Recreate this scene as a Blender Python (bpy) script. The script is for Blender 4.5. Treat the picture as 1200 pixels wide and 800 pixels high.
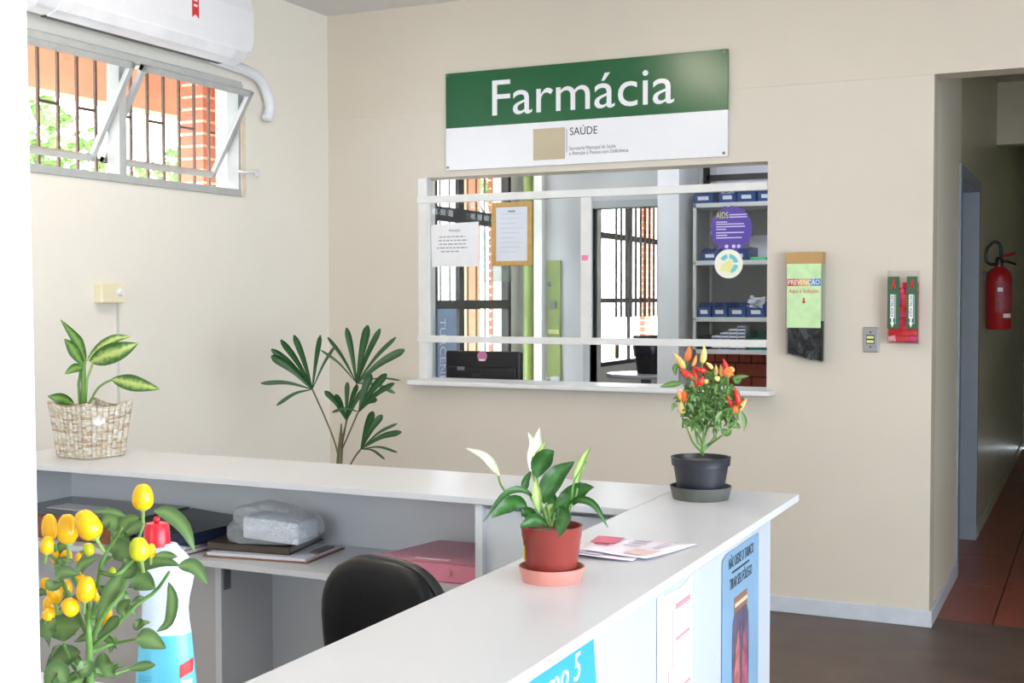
import bpy, bmesh, math, random
from mathutils import Vector, Matrix
random.seed(7)
scene = bpy.context.scene
for o in list(bpy.data.objects):
    bpy.data.objects.remove(o)
C = scene.collection
V = Vector

# ------------------------------------------------------------------ camera
FPX, YAW, PITCH, ROLL, CAMZ = 1452.66, math.radians(25.37355), math.radians(1.94358), math.radians(-0.0693), 1.45
CAM = V((0, 0, CAMZ))
fw = V((-math.sin(YAW) * math.cos(PITCH), math.cos(YAW) * math.cos(PITCH), -math.sin(PITCH)))
rt0 = V((math.cos(YAW), math.sin(YAW), 0))
up0 = rt0.cross(fw)
RT = rt0 * math.cos(ROLL) + up0 * math.sin(ROLL)
UP = up0 * math.cos(ROLL) - rt0 * math.sin(ROLL)
cam_data = bpy.data.cameras.new('camera')
cam_data.sensor_width = 36
cam_data.lens = FPX / 1200 * 36
cam_data.clip_start = 0.05
cam = bpy.data.objects.new('camera', cam_data)
C.objects.link(cam)
m = Matrix.Identity(4)
for i in range(3):
    m[i][0], m[i][1], m[i][2], m[i][3] = RT[i], UP[i], -fw[i], CAM[i]
cam.matrix_world = m
scene.camera = cam


def at(px, py, t):
    """world point seen at a pixel of the photograph, t metres along the camera axis"""
    return CAM + (fw + RT * ((px - 600) / FPX) - UP * ((py - 400) / FPX)) * t


def onp(px, py, axis, val):
    i = 'xyz'.index(axis)
    d = fw + RT * ((px - 600) / FPX) - UP * ((py - 400) / FPX)
    return CAM + d * ((val - CAM[i]) / d[i])


# ------------------------------------------------------------------ world, lights, exposure
scene.view_settings.view_transform = 'Standard'
scene.view_settings.look = 'None'
scene.view_settings.exposure = 0.30
scene.view_settings.gamma = 1.0
scene.view_settings.use_curve_mapping = False
world = bpy.data.worlds.new('world')
scene.world = world
world.use_nodes = True
bg = world.node_tree.nodes['Background']
bg.inputs[0].default_value = (0.84, 0.93, 1.0, 1)
bg.inputs[1].default_value = 10.0


def area(name, loc, direction, sx, sy, power, color, portal=False):
    d = bpy.data.lights.new(name, 'AREA')
    d.shape = 'RECTANGLE'
    d.size, d.size_y = sx, sy
    d.energy = power
    d.color = color
    o = bpy.data.objects.new(name, d)
    C.objects.link(o)
    o.location = loc
    o.rotation_euler = V(direction).to_track_quat('-Z', 'Y').to_euler()
    if portal:
        d.cycles.is_portal = True
    return o


area('portal_side_window', (2.66, 0.6, 1.15), (-1, 0, 0), 2.1, 4.0, 1, (1, 1, 1), True)
area('portal_rear_window', (-0.55, -2.57, 1.55), (0, 1, 0), 1.9, 1.5, 1, (1, 1, 1), True)
area('portal_pharmacy_window', (-4.0, 7.48, 1.6), (1, 0, 0), 2.0, 1.1, 1, (1, 1, 1), True)
area('portal_far_window', (-4.0, 10.7, 1.7), (1, 0, 0), 1.7, 1.9, 1, (1, 1, 1), True)


# ------------------------------------------------------------------ materials
def lin(c):
    return tuple((x / 12.92 if x <= 0.04045 else ((x + 0.055) / 1.055) ** 2.4) for x in c)


def rgb(r, g, b):
    return lin((r / 255, g / 255, b / 255)) + (1,)


MATS = {}


def mat(name, col, rough=0.5, var=0.06, scale=8.0, bump=0.0, bscale=60.0, metal=0.0, spec=0.5, emit=0.0, sss=0.0, trans=0.0, alpha=1.0, coat=0.0):
    if name in MATS:
        return MATS[name]
    M = bpy.data.materials.new(name)
    M.use_nodes = True
    nt = M.node_tree
    b = nt.nodes['Principled BSDF']
    c = rgb(*col)
    tc = nt.nodes.new('ShaderNodeTexCoord')
    nz = nt.nodes.new('ShaderNodeTexNoise')
    nz.inputs['Scale'].default_value = scale
    nz.inputs['Detail'].default_value = 4
    nt.links.new(tc.outputs['Object'], nz.inputs['Vector'])
    rp = nt.nodes.new('ShaderNodeValToRGB')
    rp.color_ramp.elements[0].position = 0.3
    rp.color_ramp.elements[1].position = 0.7
    rp.color_ramp.elements[0].color = tuple(x * (1 - var) for x in c[:3]) + (1,)
    rp.color_ramp.elements[1].color = tuple(min(1, x * (1 + var)) for x in c[:3]) + (1,)
    nt.links.new(nz.outputs['Fac'], rp.inputs['Fac'])
    nt.links.new(rp.outputs['Color'], b.inputs['Base Color'])
    b.inputs['Roughness'].default_value = rough
    b.inputs['Metallic'].default_value = metal
    b.inputs['Specular IOR Level'].default_value = spec
    if coat:
        b.inputs['Coat Weight'].default_value = coat
        b.inputs['Coat Roughness'].default_value = 0.1
    if trans:
        b.inputs['Transmission Weight'].default_value = trans
    if alpha < 1:
        b.inputs['Alpha'].default_value = alpha
    if emit:
        nt.links.new(rp.outputs['Color'], b.inputs['Emission Color'])
        b.inputs['Emission Strength'].default_value = emit
    if sss:
        b.inputs['Subsurface Weight'].default_value = sss
        b.inputs['Subsurface Radius'].default_value = (0.004, 0.004, 0.002)
    if bump:
        n2 = nt.nodes.new('ShaderNodeTexNoise')
        n2.inputs['Scale'].default_value = bscale
        n2.inputs['Detail'].default_value = 5
        nt.links.new(tc.outputs['Object'], n2.inputs['Vector'])
        bp = nt.nodes.new('ShaderNodeBump')
        bp.inputs['Strength'].default_value = bump
        bp.inputs['Distance'].default_value = 0.004
        nt.links.new(n2.outputs['Fac'], bp.inputs['Height'])
        nt.links.new(bp.outputs['Normal'], b.inputs['Normal'])
    MATS[name] = M
    return M


def glass_mat(name, tint, gloss, rough=0.02):
    M = bpy.data.materials.new(name)
    M.use_nodes = True
    nt = M.node_tree
    nt.nodes.remove(nt.nodes['Principled BSDF'])
    out = nt.nodes['Material Output']
    t = nt.nodes.new('ShaderNodeBsdfTransparent')
    nz = nt.nodes.new('ShaderNodeTexNoise')
    nz.inputs['Scale'].default_value = 5
    rp = nt.nodes.new('ShaderNodeValToRGB')
    rp.color_ramp.elements[0].color = tuple(x * 0.96 for x in tint) + (1,)
    rp.color_ramp.elements[1].color = tuple(tint) + (1,)
    nt.links.new(nz.outputs['Fac'], rp.inputs['Fac'])
    nt.links.new(rp.outputs['Color'], t.inputs['Color'])
    g = nt.nodes.new('ShaderNodeBsdfGlossy')
    g.inputs['Roughness'].default_value = rough
    mx = nt.nodes.new('ShaderNodeMixShader')
    mx.inputs[0].default_value = gloss
    nt.links.new(t.outputs[0], mx.inputs[1])
    nt.links.new(g.outputs[0], mx.inputs[2])
    nt.links.new(mx.outputs[0], out.inputs['Surface'])
    return M


def leaf_mat(name, edge, centre, amt=1.0, rough=0.38, c0=0.05, c1=0.36):
    """pigment by distance from the midrib (UV v), broken up by noise"""
    M = bpy.data.materials.new(name)
    M.use_nodes = True
    nt = M.node_tree
    b = nt.nodes['Principled BSDF']
    uv = nt.nodes.new('ShaderNodeUVMap')
    sp = nt.nodes.new('ShaderNodeSeparateXYZ')
    nt.links.new(uv.outputs[0], sp.inputs[0])
    sub = nt.nodes.new('ShaderNodeMath'); sub.operation = 'SUBTRACT'; sub.inputs[1].default_value = 0.5
    nt.links.new(sp.outputs['Y'], sub.inputs[0])
    ab = nt.nodes.new('ShaderNodeMath'); ab.operation = 'ABSOLUTE'
    nt.links.new(sub.outputs[0], ab.inputs[0])
    tc = nt.nodes.new('ShaderNodeTexCoord')
    nz = nt.nodes.new('ShaderNodeTexNoise')
    nz.inputs['Scale'].default_value = 90
    nz.inputs['Detail'].default_value = 3
    nt.links.new(tc.outputs['Object'], nz.inputs['Vector'])
    ml = nt.nodes.new('ShaderNodeMath'); ml.operation = 'MULTIPLY_ADD'
    ml.inputs[1].default_value = 0.45 * amt
    nt.links.new(nz.outputs['Fac'], ml.inputs[0])
    nt.links.new(ab.outputs[0], ml.inputs[2])
    ad = nt.nodes.new('ShaderNodeMath'); ad.operation = 'SUBTRACT'; ad.inputs[1].default_value = 0.22 * amt
    nt.links.new(ml.outputs[0], ad.inputs[0])
    rp = nt.nodes.new('ShaderNodeValToRGB')
    rp.color_ramp.elements[0].position = c0
    rp.color_ramp.elements[1].position = c1
    rp.color_ramp.elements[0].color = rgb(*centre)
    rp.color_ramp.elements[1].color = rgb(*edge)
    nt.links.new(ad.outputs[0], rp.inputs['Fac'])
    nt.links.new(rp.outputs['Color'], b.inputs['Base Color'])
    b.inputs['Roughness'].default_value = rough
    tr = nt.nodes.new('ShaderNodeBsdfTranslucent')
    nt.links.new(rp.outputs['Color'], tr.inputs['Color'])
    mx = nt.nodes.new('ShaderNodeMixShader'); mx.inputs[0].default_value = 0.22
    nt.links.new(b.outputs[0], mx.inputs[1]); nt.links.new(tr.outputs[0], mx.inputs[2])
    nt.links.new(mx.outputs[0], nt.nodes['Material Output'].inputs['Surface'])
    MATS[name] = M
    return M


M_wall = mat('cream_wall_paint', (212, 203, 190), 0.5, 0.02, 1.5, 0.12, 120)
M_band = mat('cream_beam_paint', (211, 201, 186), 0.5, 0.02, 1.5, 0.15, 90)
M_ceil = mat('ceiling_paint', (225, 222, 220), 0.7, 0.03, 2)
M_grey = mat('grey_wall_paint', (205, 205, 207), 0.5, 0.04, 3)
M_base = mat('baseboard_grey', (200, 206, 216), 0.4, 0.06, 10)
M_floor = mat('dark_cement_floor', (88, 72, 66), 0.42, 0.22, 5, 0.05, 40)
M_tile = mat('red_tile', (138, 74, 60), 0.35, 0.15, 9, 0.05, 60)
M_grout = mat('grout', (70, 45, 38), 0.8, 0.1, 30)
M_pillar = mat('white_jamb_paint', (246, 247, 250), 0.5, 0.01, 3)
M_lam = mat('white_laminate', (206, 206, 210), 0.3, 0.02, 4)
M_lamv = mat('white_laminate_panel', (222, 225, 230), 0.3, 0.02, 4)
M_edge = mat('laminate_edge', (226, 226, 228), 0.35, 0.03, 12)
M_woodraw = mat('raw_wood', (150, 112, 72), 0.6, 0.2, 40)
M_steel_grey = mat('grey_painted_steel', (176, 178, 178), 0.45, 0.07, 14)
M_steel_dark = mat('dark_painted_steel', (46, 42, 42), 0.45, 0.12, 20)
M_rust = mat('rusty_bar', (96, 72, 60), 0.6, 0.25, 50)
M_alum = mat('white_aluminium', (228, 227, 226), 0.35, 0.03, 15)
M_glass = glass_mat('clear_glass', (0.95, 0.97, 0.97), 0.018)
M_black = mat('black_plastic', (24, 24, 27), 0.38, 0.1, 30)
M_leather = mat('black_leatherette', (12, 12, 16), 0.42, 0.12, 60, 0.25, 260, spec=0.3)
M_whitepl = mat('white_plastic', (224, 225, 232), 0.3, 0.015, 10)
M_greypl = mat('grey_plastic', (120, 122, 126), 0.45, 0.05, 15)
M_paper = mat('white_paper', (238, 238, 242), 0.7, 0.02, 20)
M_ink = mat('black_ink', (40, 40, 48), 0.6, 0.05, 40)
M_greyink = mat('grey_ink', (130, 132, 142), 0.7, 0.1, 40)
M_signgreen = mat('sign_green', (22, 92, 52), 0.22, 0.04, 6)
M_signwhite = mat('sign_white', (236, 235, 240), 0.25, 0.01, 6)
M_tape = mat('beige_tape', (190, 176, 150), 0.6, 0.06, 8)
M_screw = mat('screw_metal', (120, 115, 105), 0.35, 0.1, 50, metal=0.8)
M_red = mat('red_print', (206, 40, 46), 0.45, 0.05, 20)
M_soil = mat('soil', (104, 84, 66), 0.95, 0.45, 90, 0.8, 120)
M_brick = mat('red_brick', (190, 108, 84), 0.8, 0.16, 12, 0.3, 80)
M_brickd = mat('dark_red_brick', (172, 84, 64), 0.8, 0.2, 12, 0.3, 80)
M_mortar = mat('mortar', (222, 206, 180), 0.9, 0.1, 30)
M_mortard = mat('dark_mortar', (84, 52, 44), 0.9, 0.1, 30)


# ------------------------------------------------------------------ mesh helpers
ORG = {}


class MB:
    def __init__(self):
        self.v, self.f, self.uv, self.mi = [], [], {}, []

    def poly(self, pts, idx=None):
        n = len(self.v)
        self.v += [V(p) for p in pts]
        for f in (idx or [tuple(range(len(pts)))]):
            self.f.append(tuple(n + i for i in f))
        return self

    def box(self, x0, x1, y0, y1, z0, z1):
        p = [(x, y, z) for z in (z0, z1) for y in (y0, y1) for x in (x0, x1)]
        return self.poly(p, [(0, 2, 3, 1), (4, 5, 7, 6), (0, 1, 5, 4), (2, 6, 7, 3), (0, 4, 6, 2), (1, 3, 7, 5)])

    def obox(self, c, ax, ay, az):
        """box with centre c and half-axis vectors"""
        c, ax, ay, az = V(c), V(ax), V(ay), V(az)
        if ax.cross(ay).dot(az) < 0:
            ax = -ax
        p = [c + ax * i + ay * j + az * k for k in (-1, 1) for j in (-1, 1) for i in (-1, 1)]
        return self.poly(p, [(0, 2, 3, 1), (4, 5, 7, 6), (0, 1, 5, 4), (2, 6, 7, 3), (0, 4, 6, 2), (1, 3, 7, 5)])

    def tube(self, pts, rad, n=8, caps=True):
        pts = [V(p) for p in pts]
        if not isinstance(rad, (list, tuple)):
            rad = [rad] * len(pts)
        base = len(self.v)
        prev = None
        for i, p in enumerate(pts):
            t = (pts[min(i + 1, len(pts) - 1)] - pts[max(i - 1, 0)]).normalized()
            if prev is None:
                a = t.orthogonal().normalized()
            else:
                a = (prev - t * prev.dot(t))
                a = a.normalized() if a.length > 1e-6 else t.orthogonal().normalized()
            prev = a
            b = t.cross(a)
            for k in range(n):
                an = 2 * math.pi * k / n
                self.v.append(p + (a * math.cos(an) + b * math.sin(an)) * rad[i])
        for i in range(len(pts) - 1):
            for k in range(n):
                k2 = (k + 1) % n
                self.f.append((base + i * n + k, base + i * n + k2, base + (i + 1) * n + k2, base + (i + 1) * n + k))
        if caps:
            self.f.append(tuple(base + k for k in range(n))[::-1])
            self.f.append(tuple(base + (len(pts) - 1) * n + k for k in range(n)))
        return self

    def lathe(self, c, prof, n=32, sx=1.0, sy=1.0, rot=0.0, close=False):
        """profile [(r, z)] turned around the vertical through c"""
        c = V(c)
        base = len(self.v)
        cr, sr = math.cos(rot), math.sin(rot)
        for r, z in prof:
            for k in range(n):
                a = 2 * math.pi * k / n
                x, y = r * math.cos(a) * sx, r * math.sin(a) * sy
                self.v.append(c + V((x * cr - y * sr, x * sr + y * cr, z)))
        for i in range(len(prof) - 1):
            for k in range(n):
                k2 = (k + 1) % n
                self.f.append((base + i * n + k, base + i * n + k2, base + (i + 1) * n + k2, base + (i + 1) * n + k))
        if prof[0][0] > 1e-5:
            self.f.append(tuple(base + k for k in range(n))[::-1])
        if prof[-1][0] > 1e-5:
            self.f.append(tuple(base + (len(prof) - 1) * n + k for k in range(n)))
        return self

    def prism(self, pts, d):
        """closed outline pts extruded by vector d"""
        d = V(d)
        n = len(pts)
        b = len(self.v)
        self.v += [V(p) for p in pts] + [V(p) + d for p in pts]
        self.f.append(tuple(b + i for i in range(n))[::-1])
        self.f.append(tuple(b + n + i for i in range(n)))
        for i in range(n):
            j = (i + 1) % n
            self.f.append((b + i, b + j, b + n + j, b + n + i))
        return self

    def build(self, name, material, parent=None, smooth=False, bevel=0.0, seg=2, org=None, fix=True):
        o_ = ORG[parent] if parent is not None else V(org or (0, 0, 0))
        me = bpy.data.meshes.new(name)
        me.from_pydata([tuple(v - o_) for v in self.v], [], self.f)
        if self.uv:
            lay = me.uv_layers.new(name='UVMap')
            for l in me.loops:
                lay.data[l.index].uv = self.uv.get(l.vertex_index, (0, 0.5))
        if fix:
            bm = bmesh.new(); bm.from_mesh(me)
            bmesh.ops.recalc_face_normals(bm, faces=bm.faces)
            bm.to_mesh(me); bm.free()
        me.materials.append(material)
        if smooth:
            for p in me.polygons:
                p.use_smooth = True
            if smooth == 'auto':
                me.set_sharp_from_angle(angle=math.radians(40))
        o = bpy.data.objects.new(name, me)
        C.objects.link(o)
        if parent is not None:
            o.parent = parent
        else:
            o.location = o_
        ORG[o] = o_
        if bevel:
            b = o.modifiers.new('bevel', 'BEVEL')
            b.width = bevel; b.segments = seg; b.limit_method = 'ANGLE'
        return o


def tag(o, label, cat, group=None):
    o['label'] = label
    o['category'] = cat
    if group:
        o['group'] = group
    return o


def thing(name, label, cat, loc, group=None):
    o = bpy.data.objects.new(name, None)
    o.empty_display_size = 0.05
    C.objects.link(o)
    o.location = loc
    ORG[o] = V(loc)
    return tag(o, label, cat, group)


def struct(o):
    o['kind'] = 'structure'
    return o


def inst(me, name, loc, scale=(1, 1, 1), rotz=0, parent=None):
    o = bpy.data.objects.new(name, me)
    C.objects.link(o)
    if parent is not None:
        o.parent = parent
        o.location = V(loc) - ORG[parent]
    else:
        o.location = loc
    o.scale = scale
    o.rotation_euler = (0, 0, rotz)
    return o


def copy_tree(o, loc, parent=None):
    c = o.copy(); C.objects.link(c)
    if parent is None:
        c.location = loc
        ORG[c] = V(loc)
    else:
        c.parent = parent
    for ch in list(o.children):
        copy_tree(ch, None, c)
    return c


def text(name, s, origin, xdir, ydir, size, material, parent, width=None, align='LEFT', spacing=1.0, th=0.0006, bold=0.0):
    """flat lettering: origin is the baseline start, xdir / ydir span the sign plane"""
    cu = bpy.data.curves.new(name, 'FONT')
    cu.body = s
    cu.size = size
    cu.align_x = align
    cu.space_character = spacing
    cu.extrude = th / 2
    cu.offset = bold
    cu.resolution_u = 4
    tmp = bpy.data.objects.new(name, cu)
    C.objects.link(tmp)
    dg = bpy.context.evaluated_depsgraph_get()
    me = bpy.data.meshes.new_from_object(tmp.evaluated_get(dg))
    C.objects.unlink(tmp)
    bpy.data.objects.remove(tmp)
    xd, yd = V(xdir).normalized(), V(ydir).normalized()
    zd = xd.cross(yd)
    xs = [v.co.x for v in me.vertices] or [0, 1]
    k = 1.0
    if width:
        k = width / max(1e-6, (max(xs) - min(xs)))
    x0 = min(xs) if align == 'LEFT' else 0
    base = V(origin) - ORG[parent]
    for v in me.vertices:
        v.co = base + xd * ((v.co.x - x0) * k) + yd * v.co.y + zd * v.co.z
    me.materials.clear(); me.materials.append(material)
    o = bpy.data.objects.new(name, me)
    C.objects.link(o)
    o.parent = parent
    ORG[o] = ORG[parent]
    return o


def crom(pts, n):
    pts = [V(p) for p in pts]
    P = [pts[0] * 2 - pts[1]] + pts + [pts[-1] * 2 - pts[-2]]
    out = []
    segs = len(pts) - 1
    for i in range(n + 1):
        t = i / n * segs
        k = min(int(t), segs - 1)
        u = t - k
        a, b, c, d = P[k:k + 4]
        out.append(0.5 * ((2 * b) + (c - a) * u + (2 * a - 5 * b + 4 * c - d) * u * u + (3 * b - a - 3 * c + d) * u ** 3))
    return out


def leafmesh(mb, pts, w, n=8, face=None, fold=0.18, peak=0.45, wav=0.0, strap=False):
    """blade along pts; face = rough direction the blade's flat side looks to"""
    c = crom(pts, n)
    face = V(face if face is not None else -fw).normalized()
    base = len(mb.v)
    for i, p in enumerate(c):
        u = i / n
        t = (c[min(i + 1, n)] - c[max(i - 1, 0)])
        t = t.normalized() if t.length > 1e-9 else V((0, 0, 1))
        s = t.cross(face)
        s = s.normalized() if s.length > 1e-4 else t.orthogonal().normalized()
        nn = s.cross(t)
        x = u ** (math.log(0.5) / math.log(peak))
        hw = w / 2 * max(0.0, math.sin(math.pi * x)) ** 0.8
        if strap:
            hw = w / 2 * min(1.0, 0.16 + 1.15 * u ** 0.8) * (1.0 if u < 0.86 else 1 - 0.72 * ((u - 0.86) / 0.14) ** 1.6)
        elif i in (0, n):
            hw = w * 0.03
        wv = math.sin(u * 9 + w * 400) * wav * w
        for k, (a, h) in enumerate(((-1, 0), (-0.5, -0.5), (0, -1), (0.5, -0.5), (1, 0))):
            mb.v.append(p + s * hw * a + nn * (h * fold * hw + wv * a))
            mb.uv[len(mb.v) - 1] = (u, 0.5 + a / 2)
    for i in range(n):
        for k in range(4):
            a = base + i * 5 + k
            mb.f.append((a, a + 1, a + 6, a + 5))
    return mb


def leaf(parent, pts, w, material, name='leaf', **k):
    o = leafmesh(MB(), pts, w, **k).build(name, material, parent, smooth=True, fix=False)
    return o


XL, YW, ZC = -3.81, 5.70, 2.985

# ================================================================== STRUCTURE
fl = struct(MB().box(XL - 0.15, 2.75, -2.65, 5.86, -0.1, 0).build('floor', M_floor))
cf = struct(MB().box(-0.80, 1.6, 5.86, 13.0, -0.1, -0.006).build('floor_corridor', M_grout))
tile_me = MB().box(0, 1, 0, 1, 0, 1).build('tile_master', M_tile)
tme = tile_me.data
bpy.data.objects.remove(tile_me)
for iy in range(9):
    for ix in range(3):
        x0 = -1.175 + ix * 0.76
        xa = max(x0 + 0.004, -0.80)
        xb = min(x0 + 0.756, 1.6)
        inst(tme, 'tile', (xa, 5.868 + iy * 0.78, -0.006), (xb - xa, 0.772, 0.006), 0, cf)
struct(MB().box(XL, -0.82, 5.86, 13.0, -0.1, 0).build('floor_pharmacy', mat('pharmacy_floor', (150, 140, 132), 0.4, 0.1, 6)))
struct(MB().box(XL - 0.15, 2.75, -2.65, 5.86, ZC, ZC + 0.1).build('ceiling', M_ceil))
struct(MB().box(XL - 0.15, -0.80, 5.86, 13.0, 2.75, 2.85).build('ceiling_pharmacy', M_ceil))
struct(MB().box(-0.80, 1.6, 5.86, 13.0, 2.95, 3.05).build('ceiling_corridor', mat('corridor_ceiling', (200, 196, 176), 0.7, 0.03)))

# back wall with the hatch and the corridor opening (piers below the beam band)
WX0, WX1, WZ0, WZ1 = -3.25, -1.395, 1.03, 2.086
w = MB()
w.box(XL - 0.15, WX0, YW, YW + 0.15, 0, 2.427)
w.box(WX0, WX1, YW, YW + 0.15, 0, 1.005)
w.box(WX0, WX1, YW, YW + 0.15, WZ1, 2.427)
w.box(WX1, -0.665, YW, YW + 0.15, 0, 2.427)
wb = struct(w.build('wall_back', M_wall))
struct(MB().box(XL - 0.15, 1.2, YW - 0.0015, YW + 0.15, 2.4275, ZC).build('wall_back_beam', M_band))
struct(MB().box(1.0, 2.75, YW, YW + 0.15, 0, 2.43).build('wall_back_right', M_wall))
# left wall (outside wall of the hall, the pharmacy and the room beyond)
w = MB()
LW = [(3.20, 4.935, 1.965, 2.50), (6.90, 8.03, 0.55, 2.60), (9.78, 11.7, 0.877, 2.60)]
ys = -2.65
for (a, b, z0, z1) in LW:
    w.box(XL - 0.15, XL, ys, a, 0, ZC)
    w.box(XL - 0.15, XL, a, b, 0, z0)
    w.box(XL - 0.15, XL, a, b, z1, ZC)
    ys = b
w.box(XL - 0.15, XL, ys, 13.0, 0, ZC)
struct(w.build('wall_left', mat('cream_wall_paint_left', (232, 227, 218), 0.5, 0.02, 1.5, 0.12, 120)))
# right wall with its wide window, rear wall with the glazed entrance
w = MB()
w.box(2.6, 2.75, -2.65, -1.4, 0, ZC); w.box(2.6, 2.75, 2.6, 5.86, 0, ZC)
w.box(2.6, 2.75, -1.4, 2.6, 0, 0.1); w.box(2.6, 2.75, -1.4, 2.6, 2.2, ZC)
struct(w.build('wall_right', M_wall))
w = MB()
w.box(XL, -1.5, -2.65, -2.5, 0, ZC); w.box(0.4, 2.6, -2.65, -2.5, 0, ZC)
w.box(-1.5, 0.4, -2.65, -2.5, 2.3, ZC); w.box(-1.5, 0.4, -2.65, -2.5, 0, 0.8)
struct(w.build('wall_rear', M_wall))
# corridor
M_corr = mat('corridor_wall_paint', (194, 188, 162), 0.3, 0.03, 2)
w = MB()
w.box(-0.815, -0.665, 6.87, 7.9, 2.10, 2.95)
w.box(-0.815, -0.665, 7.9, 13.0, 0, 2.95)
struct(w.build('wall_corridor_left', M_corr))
struct(MB().box(-0.815, -0.665, YW + 0.15, 6.87, 0, 2.95).build('wall_corridor_entry', mat('daylit_corridor_paint', (230, 224, 210), 0.4, 0.02, 2)))  # daylight at the opening painted in as a lighter wall colour
struct(MB().box(1.0, 1.15, YW + 0.15, 13.0, 0, 2.95).build('wall_corridor_right', M_corr))
struct(MB().box(-0.815, 1.15, 13.0, 13.15, 0, 2.95).build('wall_corridor_end', M_corr))
struct(MB().box(-0.665, 1.0, 9.28, 9.43, 2.52, 2.95).build('trim_1', mat('beam_paint', (212, 204, 186), 0.5, 0.03)))
# doorway frame in the corridor wall
d = MB()
d.box(-0.83, -0.655, 6.80, 6.88, 0, 2.15)
d.box(-0.83, -0.655, 7.885, 7.96, 0, 2.15)
d.box(-0.829, -0.656, 6.88, 7.885, 2.085, 2.149)
struct(d.build('door_1', mat('grey_door_frame', (138, 146, 158), 0.4, 0.04, 10)))
# baseboards
struct(MB().box(-3.81, -0.652, YW - 0.014, YW, 0, 0.075).build('baseboard_back', M_base, bevel=0.004))
struct(MB().box(-0.666, -0.652, YW - 0.013, 6.80, 0.0, 0.075).build('baseboard_corridor_left', M_base, bevel=0.004))
struct(MB().box(-0.666, -0.652, 7.96, 12.95, 0.0, 0.075).build('baseboard_corridor_far', mat('baseboard_cream', (196, 192, 172), 0.4), bevel=0.004))
struct(MB().box(XL, XL + 0.014, -2.5, YW - 0.014, 0, 0.075).build('baseboard_left', M_base, bevel=0.004))

# white jamb standing close to the camera on the left
e0, e1 = at(33, 0, 0.85), at(50, 800, 0.85)
dv = (e1 - e0).normalized()
top = e0 + dv * ((ZC - e0.z) / dv.z)
bot = e0 + dv * ((0 - e0.z) / dv.z)
w = MB()
lx = V((-0.30, 0, 0)); ly = V((0, -0.10, 0))
p = [bot, bot + lx, bot + lx + ly, bot + ly]
q = [top, top + lx, top + lx + ly, top + ly]
w.poly(p + q, [(3, 2, 1, 0), (4, 5, 6, 7), (0, 1, 5, 4), (1, 2, 6, 5), (2, 3, 7, 6), (3, 0, 4, 7)])
struct(w.build('door_jamb_1', M_pillar, bevel=0.003))

# pharmacy: partition with an opening to the next room, back wall, wall towards the corridor
YP = 8.15
xo0, xo1 = onp(692, 300, 'y', YP).x, onp(772, 300, 'y', YP).x
zo = onp(730, 243, 'y', YP).z
w = MB()
w.box(XL, xo0, YP, YP + 0.12, 0, 2.75)
w.box(xo0, -2.45, YP, YP + 0.12, zo, 2.75)
struct(w.build('wall_partition', M_grey))
struct(MB().box(xo0 - 0.05, xo0, YP - 0.015, YP + 0.135, 0, zo + 0.05).box(xo0, -2.45, YP - 0.015, YP + 0.135, zo, zo + 0.05).build('door_2', mat('pale_door_frame', (176, 178, 180), 0.4, 0.04)))
cx0, cx1 = onp(770.5, 300, 'y', 7.5).x, onp(795.5, 300, 'y', 7.5).x
struct(MB().box(cx0, cx1, 7.5, 7.93, 0, 2.75).build('wall_pharmacy_pier', mat('white_pier_paint', (236, 236, 236), 0.45, 0.02)))
struct(MB().box(-0.96, -0.815, 5.86, 13.0, 0, 2.75).build('wall_pharmacy_right', M_grey))
struct(MB().box(XL, -0.9, 12.9, 13.0, 0, 2.75).build('wall_far_room', M_grey))
YB = 8.02
bw = struct(MB().box(cx1, -0.96, YB + 0.01, YB + 0.16, 0, 1.30).build('wall_pharmacy_back', M_mortard))
struct(MB().box(cx1, -0.96, YB, YB + 0.16, 1.30, 2.75).build('wall_pharmacy_back_upper', M_grey))
bm1 = MB().box(0, 1, 0, 1, 0, 1).build('brick_master', M_brickd, bevel=0)
bme = bm1.data
bpy.data.objects.remove(bm1)
x = cx1 + 0.01
while x < -1.05:      # soldier course
    inst(bme, 'brick', (x, YB - 0.004, 1.035), (0.072, 0.03, 0.19), 0, bw)
    x += 0.082
for r in range(6):
    x = cx1 + 0.01 - (0.11 if r % 2 else 0)
    while x < -1.05:
        xa = max(x, cx1 + 0.005)
        inst(bme, 'brick', (xa, YB - 0.004, 0.945 - r * 0.09), (x + 0.21 - xa, 0.03, 0.08), 0, bw)
        x += 0.22
struct(MB().box(-2.30, -1.0, YB - 0.01, YB, 2.04, 2.72).build('window_4', mat('frosted_window', (226, 228, 236), 0.5, 0.03)))
o = MB()
zt = onp(850, 208, 'y', YB).z
xv = onp(829, 203, 'y', YB).x
o.box(xv - 0.02, xv + 0.02, YB - 0.03, YB - 0.01, 2.12, 2.75)
o.box(xv, -1.0, YB - 0.03, YB - 0.01, zt - 0.018, zt + 0.018)
struct(o.build('trim_2', M_steel_dark))

# hatch sill board
s = MB().box(-3.265, -1.355, 5.595, 5.87, 1.004, 1.03)
struct(s.build('window_sill_1', M_edge, bevel=0.008, seg=3))
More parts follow.
